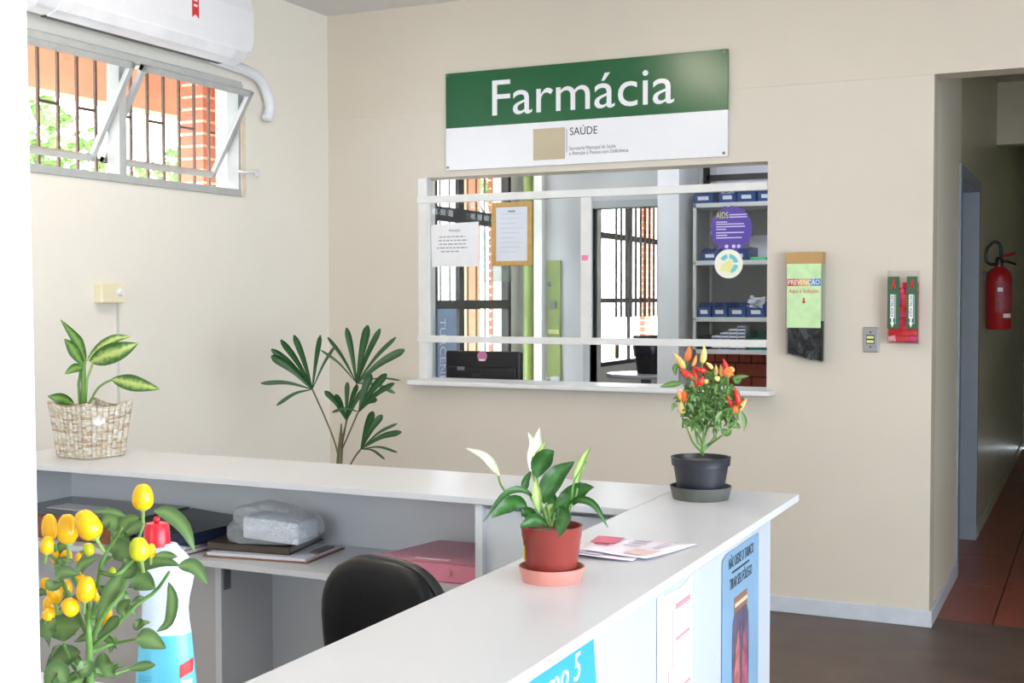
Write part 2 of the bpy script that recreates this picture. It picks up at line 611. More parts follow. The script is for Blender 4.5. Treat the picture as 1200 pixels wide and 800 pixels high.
# hatch frame, sliding sashes
hz_u, hz_l = 1.974, 1.244
hf = struct(MB().box(WX0, WX0 + 0.055, YW - 0.002, YW + 0.05, 1.03, WZ1).build('window_1', M_alum, bevel=0.003))
for nm, args in (('rail', (WX0 + 0.0, WX1, YW - 0.012, YW + 0.03, hz_u - 0.02, hz_u + 0.018)),
                 ('rail', (WX0 + 0.0, WX1, YW - 0.012, YW + 0.03, hz_l - 0.018, hz_l + 0.016)),
                 ('mullion', (-2.325, -2.272, YW - 0.006, YW + 0.024, hz_l + 0.016, hz_u - 0.02)),
                 ('sash_stile', (-3.195, -3.18, YW + 0.0, YW + 0.02, hz_l + 0.016, hz_u - 0.02))):
    MB().box(*args).build(nm, M_alum, hf, bevel=0.002)
MB().box(-3.18, -2.325, YW + 0.006, YW + 0.010, hz_l + 0.016, hz_u - 0.02).build('pane', M_glass, hf)
MB().box(-2.272, WX1 - 0.002, YW + 0.012, YW + 0.016, hz_l + 0.016, hz_u - 0.02).build('pane', M_glass, hf)
MB().lathe((-2.30, YW - 0.010, 1.655), [(0.0, -0.014), (0.012, -0.012), (0.014, 0.012), (0, 0.014)], 10, 1.3, 0.2).build('pink_tape', mat('pink_tape', (236, 130, 176), 0.5), hf)

# ------------------------------------------------------------------ hall window with two tilted sashes
a, b, z0, z1 = LW[0]
hw = struct(MB().box(a, b, 0, 0.001, 0, 0.001).build('tmp', M_steel_grey))
bpy.data.objects.remove(hw)
m_ = MB()
xf0, xf1 = XL - 0.06, XL + 0.012
ym = 4.118
for (y0, y1, zz0, zz1) in ((a, b, z0 - 0.012, z0 + 0.022), (a, b, z1 - 0.03, z1 + 0.012), (b - 0.028, b + 0.0125, z0 + .001, z1 - .001), (a - 0.011, a + 0.03, z0 + .001, z1 - .001), (ym - 0.022, ym + 0.022, z0 + .001, z1 - .001)):
    m_.box(xf0 + (0.001 if zz0 == z0 + .001 else 0), xf1 - (0.001 if zz0 == z0 + .001 else 0), y0, y1, zz0, zz1)
hw = struct(m_.build('window_2', M_steel_grey, bevel=0.002))
th = math.radians(31)
for (y0, y1) in ((a + 0.032, ym - 0.024), (ym + 0.024, b - 0.032)):
    zc = (z0 + z1) / 2 + 0.02
    hh = 0.235
    xc = XL - 0.02
    upv = V((math.sin(th), 0, math.cos(th)))      # top leans into the room
    nv = V((math.cos(th), 0, -math.sin(th)))
    cc = V((xc, (y0 + y1) / 2, zc))
    hl = (y1 - y0) / 2
    sash = MB()
    sash.obox(cc + upv * (hh - 0.014), (0, hl, 0), upv * 0.014, nv * 0.012)
    sash.obox(cc - upv * (hh - 0.014), (0, hl, 0), upv * 0.014, nv * 0.012)
    for sg in (-1, 1):
        sash.obox(cc + V((0, sg * (hl - 0.013), 0)), (0, 0.013, 0), upv * hh, nv * 0.012)
    so = sash.build('sash', M_steel_grey, hw, bevel=0.002)
    MB().obox(cc, (0, hl - 0.02, 0), upv * (hh - 0.02), nv * 0.002).build('pane', M_glass, so)
# handle lever on the right end of the frame
MB().tube([(XL + 0.012, b - 0.03, 2.075), (XL + 0.035, b - 0.02, 2.07), (XL + 0.05, b + 0.03, 2.075), (XL + 0.052, b + 0.075, 2.085), (XL + 0.05, b + 0.09, 2.07), (XL + 0.05, b + 0.075, 2.055), (XL + 0.05, b + 0.05, 2.066)], 0.006, 8).build('handle', M_whitepl, hw, smooth=True)
MB().box(XL + 0.002, XL + 0.016, b - 0.012, b + 0.022, z0 - 0.01, z1 - 0.09).build('side_plate', mat('aged_cream_trim', (224, 206, 184), 0.5, 0.1, 20), hw, bevel=0.002)

# grille of the hall window
gr = thing('window_grille', 'rusty vertical security bars outside the high tilted window', 'window bars', (-4.10, 4.2, 1.9))
M_bar = M_rust
by = 3.15
yb = []
while by < 5.3:
    yb.append(by); by += 0.112
for i, y in enumerate(yb):
    MB().box(-4.106, -4.094, y - 0.006, y + 0.006, 1.75, 2.75).build('bar', M_bar, gr)
    zz = 2.30 if i % 2 else 2.08
    if i < len(yb) - 1:
        MB().box(-4.105, -4.095, y, yb[i + 1], zz - 0.006, zz + 0.006).build('crossbar', M_bar, gr)
MB().box(-4.11, -4.09, 3.1, 5.35, 1.74, 1.76).build('rail', M_bar, gr)
MB().box(-4.11, -4.09, 3.1, 5.35, 2.74, 2.76).build('rail', M_bar, gr)

# ------------------------------------------------------------------ pharmacy windows (steel, on the left wall)
def steel_window(name, y0, y1, z0, z1, vys, hzs, m=0.05):
    f = MB()
    X0, X1 = XL - 0.06, XL - 0.005
    f.box(X0, X1, y0, y0 + m, z0, z1); f.box(X0, X1, y1 - m, y1, z0, z1)
    f.box(X0 + .001, X1 - .001, y0 + m, y1 - m, z0, z0 + m); f.box(X0 + .001, X1 - .001, y0 + m, y1 - m, z1 - m, z1)
    o = struct(f.build(name, M_steel_dark))
    for y, hwid in vys:
        MB().box(X1 - 0.03, X1 + 0.001, y - hwid, y + hwid, z0 + m, z1 - m).build('mullion', M_steel_dark, o)
    for z, hh in hzs:
        MB().box(X0, X1 + 0.002, y0 + m, y1 - m, z - hh, z + hh).build('transom', M_steel_dark, o)
    edges = sorted([z0 + m, z1 - m] + [z for z, h in hzs])
    ye = sorted([y0 + m, y1 - m] + [y for y, h in vys])
    for k in range(len(edges) - 1):
        for j in range(len(ye) - 1):
            MB().box(XL - 0.035, XL - 0.031, ye[j], ye[j + 1], edges[k], edges[k + 1]).build('pane', M_glass, o)
    return o


w1 = steel_window('window_3', 6.90, 8.03, 0.55, 2.60, [(7.27, 0.034)], [(2.0, 0.045), (1.415, 0.03)], 0.045)
w2 = steel_window('window_5', 9.78, 11.7, 0.877, 2.60, [(10.52, 0.010)], [(1.995, 0.025), (1.44, 0.02)], 0.035)
MB().lathe((XL + 0.02, 10.12, 1.02), [(0, -0.09), (0.025, -0.08), (0.028, 0), (0.025, 0.08), (0, 0.09)], 10, 0.6, 1.2).build('handle', mat('brass_handle', (150, 130, 90), 0.4, metal=0.6), w2, smooth=True)
gr2 = thing('window_grille', 'thin vertical bars outside the dark pharmacy window', 'window bars', (-4.06, 7.4, 0.5))
y = 6.75
while y < 8.9:
    MB().box(-4.066, -4.056, y - 0.006, y + 0.006, 0.5, 2.7).build('bar', M_bar, gr2)
    y += 0.135
MB().box(-4.066, -4.056, 6.7, 8.9, 0.5, 0.52).build('rail', M_bar, gr2)
MB().box(-4.066, -4.056, 6.7, 8.9, 2.68, 2.70).build('rail', M_bar, gr2)
for yy_ in (6.78, 8.7):
    for zz_ in (0.51, 2.69):
        MB().box(-4.06, XL - 0.15, yy_, yy_ + 0.02, zz_ - 0.01, zz_ + 0.01).build('wall_anchor', M_bar, gr2)

# ================================================================== OUTSIDE
struct(MB().box(-30, XL - 0.15, -10, 40, -0.3, -0.05).build('ground', mat('pale_paving', (205, 200, 190), 0.8, 0.1, 2)))
struct(MB().box(-5.15, -5.0, 2.0, 13.5, 2.55, 2.95).build('roof_fascia', mat('orange_fascia', (224, 172, 146), 0.6, 0.08, 4)))
struct(MB().box(-5.15, XL - 0.15, 2.0, 13.5, 2.95, 3.02).build('roof_eaves', mat('eaves_paint', (226, 150, 110), 0.7, 0.05, 4)))


def brick_post(label, y0, y1, x0, x1, z1):
    t = thing('brick_post', label, 'post', ((x0 + x1) / 2, (y0 + y1) / 2, 0))
    MB().box(x0 + 0.008, x1 - 0.008, y0 + 0.008, y1 - 0.008, -0.05, z1).build('mortar_core', M_mortar, t)
    z = 0.0
    r = 0
    while z < z1 - 0.06:
        if r % 2:
            inst(obme, 'brick', (x0, y0, z), (x1 - x0, (y1 - y0), 0.052), 0, t)
        else:
            h = (y1 - y0) / 2
            inst(obme, 'brick', (x0, y0, z), (x1 - x0, h - 0.005, 0.052), 0, t)
            inst(obme, 'brick', (x0, y0 + h + 0.005, z), (x1 - x0, h - 0.005, 0.052), 0, t)
        z += 0.068
        r += 1


bm2 = MB().box(0, 1, 0, 1, 0, 1).build('brick_master2', M_brick)
obme = bm2.data
bpy.data.objects.remove(bm2)
brick_post('brick post outside the high hall window', 5.50, 5.68, -4.66, -4.50, 2.95)
brick_post('brick post outside the dark pharmacy window', 9.28, 9.44, -4.62, -4.47, 2.95)
brick_post('brick post seen behind the vertical blinds', 13.05, 13.36, -4.62, -4.56, 2.95)
op = MB().box(-4.58, -4.50, 8.66, 8.90, -0.05, 2.95)
tag(op.build('veranda_post', mat('orange_post', (226, 172, 138), 0.6, 0.08, 6), bevel=0.004), 'smooth orange post outside the dark pharmacy window', 'post')

M_fol = leaf_mat('tree_leaf', (82, 112, 58), (124, 150, 84), 0.6)
M_bark = mat('bark', (92, 76, 62), 0.9, 0.3, 20)


def tree(label, loc, rad, cz, n, seed):
    rnd = random.Random(seed)
    t = thing('garden_tree', label, 'tree', loc, 'garden trees outside the windows')
    l = V(loc)
    tr = MB().tube([l, l + V((0.05, 0.05, cz * 0.5)), l + V((0, 0, cz))], [0.12, 0.09, 0.05], 8)
    for k in range(6):
        an = k * 1.05
        tr.tube([l + V((0, 0, cz * (0.5 + 0.07 * k))), l + V((math.cos(an) * rad * 0.7, math.sin(an) * rad * 0.7, cz + (k % 3 - 1) * 0.4))], [0.05, 0.015], 6)
    tr.build('trunk', M_bark, t, smooth=True)
    fo = MB()
    for k in range(n):
        while True:
            p = V((rnd.uniform(-1, 1), rnd.uniform(-1, 1), rnd.uniform(-1, 1)))
            if 0.25 < p.length < 1:
                break
        p = l + V((p.x * rad, p.y * rad, cz + p.z * rad * 0.85))
        d = V((rnd.uniform(-1, 1), rnd.uniform(-1, 1), rnd.uniform(-1, .4))).normalized()
        L = rnd.uniform(0.09, 0.17)
        s = d.orthogonal().normalized() * L * 0.3
        b0 = len(fo.v)
        fo.v += [p, p + d * L * 0.5 + s, p + d * L, p + d * L * 0.5 - s]
        for q, uvq in enumerate(((0, .5), (.5, 1), (1, .5), (.5, 0))):
            fo.uv[b0 + q] = uvq
        fo.f.append((b0, b0 + 1, b0 + 2, b0 + 3))
    f = fo.build('foliage', M_fol, t, fix=False)
    f['kind'] = 'stuff'


tree('leafy garden tree seen through the left sash of the high window', (-8.2, 6.7, -0.05), 1.6, 2.0, 4800, 1)
tree('leafy garden tree seen through the right sash of the high window', (-7.6, 10.0, -0.05), 1.5, 1.9, 4400, 2)
tree('leafy garden tree seen beside the post of the pharmacy window', (-11.0, 22.4, -0.05), 0.55, 3.9, 700, 3)

# ================================================================== RECEPTION COUNTER
CZ = 1.0
XA0, XA1 = -0.905, -0.622
YF, YBK = 2.50, 2.858
ct = thing('reception_counter', 'white laminate reception counter arm running towards the camera', 'counter', (-0.77, 1.9, 0))
MB().box(XA0, XA1, 0.72, YBK, CZ - 0.016, CZ).build('counter_top', M_lam, ct, bevel=0.0015)
XP = -0.648
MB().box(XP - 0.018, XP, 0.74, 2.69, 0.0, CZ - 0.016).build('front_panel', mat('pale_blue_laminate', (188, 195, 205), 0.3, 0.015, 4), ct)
MB().box(XP - 0.2, XP - 0.018, 2.672, 2.69, 0.0, CZ - 0.016).build('end_panel', M_lamv, ct)
c2 = thing('reception_counter', 'white laminate counter arm with open shelf across the room, basket on top', 'counter', (-1.9, 2.68, 0))
MB().box(-2.86, XA0 - 0.001, YF, YBK, CZ - 0.016, CZ).build('counter_top', M_lam, c2, bevel=0.0015)
ZS = 0.783
xd = onp(561, 630, 'y', YF + 0.01).x
MB().box(-2.85, XA0 - 0.002, 2.83, 2.848, 0, CZ - 0.016).build('back_panel', M_lamv, c2)
MB().box(-2.85, -2.83, YF + 0.01, 2.83, 0, CZ - 0.016).build('end_panel', M_lamv, c2)
MB().box(-2.83, xd - 0.009, YF + 0.015, 2.83, ZS - 0.016, ZS).build('shelf', M_lam, c2)
MB().box(xd - 0.009, xd + 0.009, YF + 0.01, 2.83, 0, CZ - 0.016).build('divider', M_lamv, c2)
MB().box(xd + 0.009, XA0 - 0.003, YF + 0.03, YF + 0.046, 0, CZ - 0.03).build('closing_panel', M_lamv, c2)
xu = onp(256, 720, 'y', 2.607).x
MB().box(xu - 0.010, xu + 0.010, 2.607, 2.83, 0, ZS - 0.016).build('divider', M_lamv, c2)
MB().box(-2.83, xu - 0.010, 2.625, 2.64, 0, ZS - 0.016).build('door_panel', mat('grey_laminate', (198, 196, 198), 0.4, 0.03), c2)
MB().box(xu + 0.011, xu + 0.016, 2.615, 2.64, ZS - 0.10, ZS - 0.018).build('bracket', mat('steel_bracket', (120, 124, 128), 0.4, metal=0.7), c2)
MB().box(-2.83, -2.70, 2.80, 2.829, CZ - 0.032, CZ - 0.017).box(-2.829, -2.80, 2.64, 2.83, CZ - 0.032, CZ - 0.017).build('corner_batten', M_woodraw, c2)
c3 = thing('reception_counter', 'white near counter arm under the yellow pepper plant and bottle', 'counter', (-1.4, 0.92, 0))
MB().box(-2.2, XA0 - 0.001, 0.74, 1.10, CZ - 0.016, CZ).build('counter_top', M_lam, c3, bevel=0.0015)
MB().box(-2.18, XA0 - 0.002, 0.76, 0.778, 0, CZ - 0.016).build('front_panel', M_lamv, c3)
MB().box(-2.18, -2.16, 0.778, 1.08, 0, CZ - 0.016).build('end_panel', M_lamv, c3)

# ------------------------------------------------------------------ posters on the counter front (facing +x)
PX = XP + 0.0015
YD = V((0, 1, 0)); ZD = V((0, 0, 1))


def ppoly(y_z, x, th=0.0006):
    return MB().prism([(x, y, z) for y, z in y_z], (th, 0, 0))


# teal poster
ty0, ty1 = 1.25, 1.632
po = thing('counter_poster', 'turquoise poster with white handwriting on the counter front', 'poster', (PX, 1.44, 0.7))
ppoly([(ty0, 0.62), (ty1 + 0.02, 0.62), (ty1 + 0.012, 0.90), (ty1, 0.968), (ty0, 0.975)], PX).build('sheet', mat('turquoise_print', (64, 164, 186), 0.4, 0.06, 5), po)
text('lettering', 'como', (PX + 0.001, 1.41, 0.925), YD + ZD * 0.02, ZD, 0.05, M_paper, po, width=0.13)
text('lettering', '5', (PX + 0.001, 1.558, 0.925), YD, ZD + YD * 0.1, 0.055, M_paper, po)
text('lettering', 'vida', (PX + 0.001, 1.555, 0.885), YD, ZD, 0.03, M_paper, po)
MB().tube([(PX + 0.001, 1.375, 0.92), (PX + 0.001, 1.393, 0.945), (PX + 0.001, 1.405, 0.955)], [0.004, 0.008, 0.005], 6).build('orange_mark', mat('orange_ink', (224, 140, 80), 0.5), po)
# white leaflet
ly0, ly1 = 1.915, 2.105
po = thing('counter_poster', 'white leaflet with pink heart and pink headings on the counter front', 'poster', (PX, 2.0, 0.75))
ppoly([(ly0, 0.69), (ly1, 0.69), (ly1, 0.962), (ly1 - 0.06, 0.954), (ly0 + 0.04, 0.958), (ly0, 0.963)], PX).build('sheet', M_paper, po)
M_pink = mat('pink_ink', (226, 138, 154), 0.6, 0.05)
M_pale = mat('pale_pink_ink', (232, 196, 204), 0.7, 0.05)
yy = ly0 + 0.095
for (z, wd, h, mm) in ((0.935, 0.05, 0.007, M_pale), (0.922, 0.085, 0.010, M_pink), (0.868, 0.08, 0.006, M_pink), (0.778, 0.085, 0.006, M_pink)):
    ppoly([(yy, z), (yy + wd, z), (yy + wd, z + h), (yy, z + h)], PX + 0.0008).build('heading', mm, po)
lines = MB()
for k in range(16):
    z = 0.905 - k * 0.0115
    if min(abs(z - 0.871), abs(z - 0.781)) < 0.006:
        continue
    lines.prism([(PX + 0.0008, yy, z), (PX + 0.0008, yy + 0.08 - 0.01 * (k % 3), z), (PX + 0.0008, yy + 0.08 - 0.01 * (k % 3), z + 0.002), (PX + 0.0008, yy, z + 0.002)], (0.0004, 0, 0))
lines.build('small_print', mat('faint_ink', (205, 205, 215), 0.7), po)
hy, hz = ly0 + 0.045, 0.765
hp = []
for k in range(28):
    t = 2 * math.pi * k / 28
    hp.append((hy + 0.0016 * 16 * math.sin(t) ** 3 * 0.75, hz + 0.0016 * (13 * math.cos(t) - 5 * math.cos(2 * t) - 2 * math.cos(3 * t) - math.cos(4 * t))))
ppoly(hp[::-1], PX + 0.0008).build('heart', M_pink, po)
MB().tube([(PX + 0.001, hy - 0.014, 0.79), (PX + 0.001, hy - 0.014, 0.815), (PX + 0.001, hy - 0.008, 0.81)], 0.0012, 5).tube([(PX + 0.001, hy + 0.012, 0.785), (PX + 0.001, hy + 0.012, 0.825), (PX + 0.001, hy + 0.035, 0.83), (PX + 0.001, hy + 0.035, 0.92), (PX + 0.001, hy + 0.026, 0.925)], 0.0012, 5).build('tube_drawing', M_pink, po)
ppoly([(hy + 0.0, 0.865), (hy + 0.012, 0.862), (hy + 0.026, 0.945), (hy + 0.02, 0.948)], PX + 0.0008).build('arm_drawing', mat('skin_ink', (240, 205, 196), 0.7), po)
# blue tobacco poster
by0, by1 = 2.300, 2.580
po = thing('counter_poster', 'blue anti-tobacco poster with a jar at the counter end', 'poster', (PX, 2.44, 0.75))
bz1 = 0.957
ppoly([(by0, 0.50), (by1, 0.50), (by1, bz1), (by0 + 0.03, bz1), (by0, bz1 - 0.008)], PX).build('sheet', mat('sky_blue_print', (124, 158, 188), 0.35, 0.10, 5), po)
Pp = lambda px, py: onp(px, py, 'x', PX)
ta, tb = Pp(853.5, 667.5), Pp(882.5, 649)
text('lettering', 'NÃO DEIXE O TABACO', (PX + 0.001, ta.y, ta.z), YD, ZD, 0.030, M_ink, po, width=tb.y - ta.y)
ta, tb = Pp(857.5, 671), Pp(877.5, 657)
MB().box(PX + 0.0006, PX + 0.0012, ta.y, tb.y, ta.z - 0.002, ta.z + 0.002).build('rule', M_ink, po)
ta, tb = Pp(854.5, 692), Pp(880.5, 674)
text('lettering', 'TIRAR SEU FÔLEGO', (PX + 0.001, ta.y, ta.z), YD, ZD, 0.030, M_ink, po, width=tb.y - ta.y)
jz = Pp(867, 695).z - 0.785
jc = Pp(867.5, 700).y
jar = [(jc - 0.052, 0.50), (jc + 0.06, 0.50), (jc + 0.064, 0.56), (jc + 0.064, 0.70), (jc + 0.06, 0.735), (jc + 0.045, 0.755), (jc - 0.045, 0.755), (jc - 0.06, 0.735), (jc - 0.064, 0.70), (jc - 0.064, 0.56)]
ppoly([(y_, max(0.502, z_ + jz)) for y_, z_ in jar], PX + 0.0008).build('jar_picture', mat('jar_print', (88, 82, 104), 0.5, 0.35, 30), po)
for sg, c in ((-1, (168, 100, 96)), (1, (150, 78, 98))):
    lp = [(jc + sg * 0.008, 0.50), (jc + sg * 0.048, 0.50), (jc + sg * 0.054, 0.60), (jc + sg * 0.04, 0.68), (jc + sg * 0.018, 0.72), (jc + sg * 0.010, 0.64)]
    ppoly([(y_, max(0.503, z_ + jz)) for y_, z_ in (lp if sg > 0 else lp[::-1])], PX + 0.0016).build('lung_picture', mat('lung_print%d' % sg, c, 0.5, 0.4, 45), po)
ppoly([(jc - 0.05, jz + 0.755), (jc + 0.05, jz + 0.755), (jc + 0.05, jz + 0.785), (jc - 0.05, jz + 0.785)], PX + 0.0008).build('lid_picture', mat('copper_print', (140, 104, 84), 0.4, 0.2, 30), po)
ppoly([(jc - 0.048, jz + 0.765), (jc + 0.048, jz + 0.765), (jc + 0.048, jz + 0.773), (jc - 0.048, jz + 0.773)], PX + 0.0016).build('lid_shine', mat('pale_copper', (214, 190, 172), 0.4), po)

# ================================================================== SIGN ON THE BACK WALL
XD = V((1, 0, 0))
sg = thing('pharmacy_sign', 'green and white sign reading Farmácia above the service hatch', 'sign', (-2.32, YW, 2.117))
sx0, sx1 = -3.072, -1.580
yS = YW - 0.018
zL, zM, zH = 2.117, 2.333, 2.6145
MB().box(sx0, sx1, yS, YW - 0.004, zM, zH).build('green_panel', M_signgreen, sg, bevel=0.001)
MB().box(sx0, sx1, yS, YW - 0.004, zL, zM).build('white_panel', M_signwhite, sg, bevel=0.001)
tl = onp(577, 136, 'y', yS); tr = onp(790, 122, 'y', yS)
text('lettering', 'Farmácia', (tl.x, yS - 0.001, onp(577, 135.5, 'y', yS).z), XD, ZD, 0.258, M_signwhite, sg, width=tr.x - tl.x)
pz = onp(625, 188, 'y', yS); p2 = onp(662, 149, 'y', yS)
MB().box(pz.x, p2.x, yS - 0.002, yS, pz.z, p2.z).build('tape_patch', M_tape, sg)
MB().box(p2.x + 0.008, p2.x + 0.011, yS - 0.001, yS, pz.z + 0.03, p2.z - 0.01).build('rule', M_greyink, sg)
q = onp(668, 158.5, 'y', yS)
text('lettering', 'SAÚDE', (q.x, yS - 0.001, q.z), XD, ZD, 0.055, M_ink, sg, width=onp(700, 158, 'y', yS).x - q.x)
q = onp(667, 176, 'y', yS)
text('lettering', 'Secretaria Municipal de Saúde', (q.x, yS - 0.001, q.z), XD, ZD, 0.026, M_greyink, sg, width=0.245)
q = onp(667, 181, 'y', yS)
text('lettering', 'e Atenção à Pessoa com Deficiência', (q.x, yS - 0.001, q.z - 0.003), XD, ZD, 0.026, M_greyink, sg, width=0.31)
for (x, z) in ((sx0 + 0.012, zH - 0.012), (sx1 - 0.018, zH - 0.015), (sx1 - 0.018, zL + 0.015), (sx0 + 0.012, zL + 0.015)):
    MB().tube([(x, yS - 0.004, z), (x, yS, z)], 0.007, 10).build('screw', M_screw, sg)

# ================================================================== AIR CONDITIONER
AX = -3.60
ac = thing('air_conditioner', 'white split air conditioner above the high window', 'air conditioner', (XL, 4.1, 2.55))
prof = [(XL + 0.002, 2.60), (XL + 0.06, 2.565), (XL + 0.12, 2.545), (XL + 0.175, 2.56), (XL + 0.205, 2.60), (XL + 0.215, 2.66), (XL + 0.215, 2.78), (XL + 0.20, 2.84), (XL + 0.17, 2.86), (XL + 0.002, 2.86)]
ya, yb_ = 3.46, 4.76
MB().prism([(x, ya + 0.02, z) for x, z in prof], (0, yb_ - ya - 0.04, 0)).build('housing', M_whitepl, ac, bevel=0.012, seg=4)
MB().prism([(XL + 0.205, ya, 2.605), (XL + 0.222, ya, 2.66), (XL + 0.222, ya, 2.79), (XL + 0.207, ya, 2.845), (XL + 0.175, ya, 2.866), (XL + 0.17, ya, 2.85), (XL + 0.2, ya, 2.78), (XL + 0.2, ya, 2.66)], (0, yb_ - ya, 0)).build('front_panel', M_whitepl, ac, bevel=0.005, seg=3)
MB().prism([(XL + 0.13, ya + 0.12, 2.541), (XL + 0.185, ya + 0.12, 2.560), (XL + 0.212, ya + 0.12, 2.600), (XL + 0.206, ya + 0.12, 2.603), (XL + 0.178, ya + 0.12, 2.568), (XL + 0.13, ya + 0.12, 2.549)], (0, yb_ - ya - 0.24, 0)).build('louver', mat('louver_white', (232, 233, 240), 0.3), ac, bevel=0.001)
MB().box(XL + 0.10, XL + 0.132, ya + 0.12, yb_ - 0.12, 2.541, 2.546).build('air_slot', M_ink, ac)
ry = onp(229, 10, 'x', XL + 0.222).y
MB().prism([(XL + 0.2225, ry - 0.022, 2.90 - 0.06), (XL + 0.2225, ry - 0.022, 2.680), (XL + 0.2225, ry, 2.697), (XL + 0.2225, ry + 0.022, 2.680), (XL + 0.2225, ry + 0.022, 2.84)], (0.001, 0, 0)).build('ribbon_sticker', M_red, ac)
for k, z in enumerate((2.775, 2.752, 2.729)):
    MB().box(XL + 0.2232, XL + 0.2242, ry - 0.012, ry + 0.012, z, z + 0.010).build('sticker_print', M_paper, ac)
hz_ = [(XL + 0.06, 4.62, 2.575), (XL + 0.06, 4.80, 2.565), (XL + 0.05, 4.93, 2.56), (XL + 0.05, 5.03, 2.535), (XL + 0.05, 5.09, 2.47), (XL + 0.05, 5.11, 2.40), (XL + 0.05, 5.08, 2.345)]
pts = crom(hz_, 70)
MB().tube(pts, [0.027 if i % 2 else 0.0235 for i in range(len(pts))], 12).build('drain_hose', M_whitepl, ac, smooth=True)

# ================================================================== SMALL WALL FITTINGS
oy0, oy1, oz0, oz1 = 3.945, 4.085, 1.437, 1.519
t = thing('junction_box', 'cream surface box with a white plug on the left wall', 'outlet', (XL, 4.0, 1.43))
MB().box(XL, XL + 0.045, oy0, oy1, oz0, oz1).build('cover', mat('ivory_plastic', (232, 222, 192), 0.4, 0.02), t, bevel=0.006, seg=3)
MB().tube([(XL + 0.045, oy1 - 0.035, 1.482), (XL + 0.062, oy1 - 0.035, 1.482)], [0.017, 0.013], 12).build('plug', mat('bluish_white_plastic', (225, 228, 242), 0.4), t)
MB().box(XL, XL + 0.008, oy1 - 0.012, oy1 - 0.002, 0.08, oz0).build('cable_duct', mat('duct_grey', (205, 204, 198), 0.5), t)
t = thing('outlet_plate', 'grey outlet plate with yellow label between two dispensers', 'outlet', (-0.925, YW, 1.21))
MB().box(-0.957, -0.890, YW - 0.012, YW, 1.212, 1.325).build('plate', mat('plate_grey', (150, 150, 152), 0.35, 0.05, metal=0.3), t, bevel=0.004)
MB().box(-0.944, -0.908, YW - 0.0135, YW - 0.012, 1.250, 1.290).build('socket', M_ink, t)
for z in (1.254, 1.273):
    MB().box(-0.941, -0.911, YW - 0.0145, YW - 0.0125, z, z + 0.012).build('label_strip', mat('yellow_label', (226, 220, 150), 0.5), t)
for z in (1.236, 1.302):
    MB().tube([(-0.925, YW - 0.0145, z), (-0.925, YW - 0.012, z)], 0.004, 8).build('screw', M_ink, t)

M_acr = glass_mat('acrylic', (0.96, 0.97, 0.97), 0.010, 0.05)
# prevention dispenser
DY = YW - 0.075
t = thing('leaflet_dispenser', 'clear wall dispenser with pale green sheet and black packets', 'dispenser', (-1.25, YW, 1.16))
P = lambda px, py: onp(px, py, 'y', DY)
A, B, Cc, D = P(921, 296), P(963.5, 295), P(966.5, 425), P(923.5, 415.5)
x0, x1 = A.x, B.x + 0.002
zt, zb0, zb1 = A.z, D.z, Cc.z
out = [(x0, DY, zb0), (x1, DY, zb1), (x1, DY, zt), (x0, DY, zt)]
fr = MB().prism(out, (0, 0.003, 0))
fr.box(x0, x0 + 0.003, DY, YW - 0.002, zb0, zt); fr.box(x1 - 0.003, x1, DY, YW - 0.002, zb1, zt)
fr.prism([(x0, DY, zb0), (x1, DY, zb1), (x1, DY, zb1 + 0.003), (x0, DY, zb0 + 0.003)], (0, YW - 0.002 - DY, 0))
fr.build('acrylic_case', M_acr, t)
zp = P(940, 384).z
MB().prism([(x0 + 0.006, DY + 0.018, zb0 + 0.006), (x1 - 0.006, DY + 0.018, zb1 + 0.006), (x1 - 0.006, DY + 0.018, zp + 0.03), (x0 + 0.006, DY + 0.018, zp + 0.03)], (0, 0.05, 0)).build('packet_pile', mat('black_packet', (12, 13, 15), 0.5, 0.5, 70, 0.5, 60), t)
rnd = random.Random(3)
pk = MB().obox((0, 0, 0), (0.016, 0, 0), (0, 0.003, 0), (0, 0, 0.012)).build('packet_master', mat('black_foil', (30, 32, 38), 0.3, 0.5, 60))
pme = pk.data
bpy.data.objects.remove(pk)
for i in range(60):
    u = rnd.random()
    x = x0 + 0.02 + u * (x1 - x0 - 0.04)
    zlo = zb0 + (zb1 - zb0) * u + 0.018
    o_ = inst(pme, 'packet', (x, DY + 0.012, zlo + rnd.random() * (zp - zlo + 0.01)), (1, 1, 1), 0, t)
    o_.rotation_euler = (rnd.uniform(-.25, .25), rnd.uniform(0, 3), rnd.uniform(-.25, .25))
MB().box(x0, x1, DY - 0.001, DY, P(940, 309).z, zt).box(x1, x1 + 0.001, DY, YW - 0.01, P(940, 309).z, zt).build('brown_tape', mat('brown_tape', (184, 146, 92), 0.5, 0.06), t)
gx0, gx1 = x0 + 0.006, x1 - 0.006
zg0, zg1 = P(940, 384).z, P(940, 309).z
MB().box(gx0, gx1, DY - 0.0012, DY, zg0, zg1).build('green_sheet', mat('pale_green_paper', (196, 228, 174), 0.6, 0.10, 18), t)
zz0, zz1 = P(940, 335).z, P(940, 326.5).z
n = 6
cols = [(196, 62, 66), (206, 96, 60), (222, 160, 70), (224, 178, 80), (110, 150, 200), (80, 126, 196)]
for k in range(n):
    xa = gx0 + (gx1 - gx0) * (0.01 + 0.98 * k / n); xb = gx0 + (gx1 - gx0) * (0.01 + 0.98 * (k + 1) / n)
    MB().box(xa, xb, DY - 0.0018, DY - 0.001, zz0, zz1).build('heading_band', mat('band%d' % k, cols[k], 0.5), t)
text('lettering', 'PREVENÇÃO', (gx0 + 0.006, DY - 0.002, zz0 + 0.006), XD, ZD, 0.032, M_paper, t, width=gx1 - gx0 - 0.012)
text('lettering', 'Aqui a Solução', (gx0 + 0.008, DY - 0.0015, P(940, 343).z), XD, ZD, 0.026, M_red, t, width=gx1 - gx0 - 0.02)
ax = (gx0 + gx1) / 2
za = P(940, 356).z
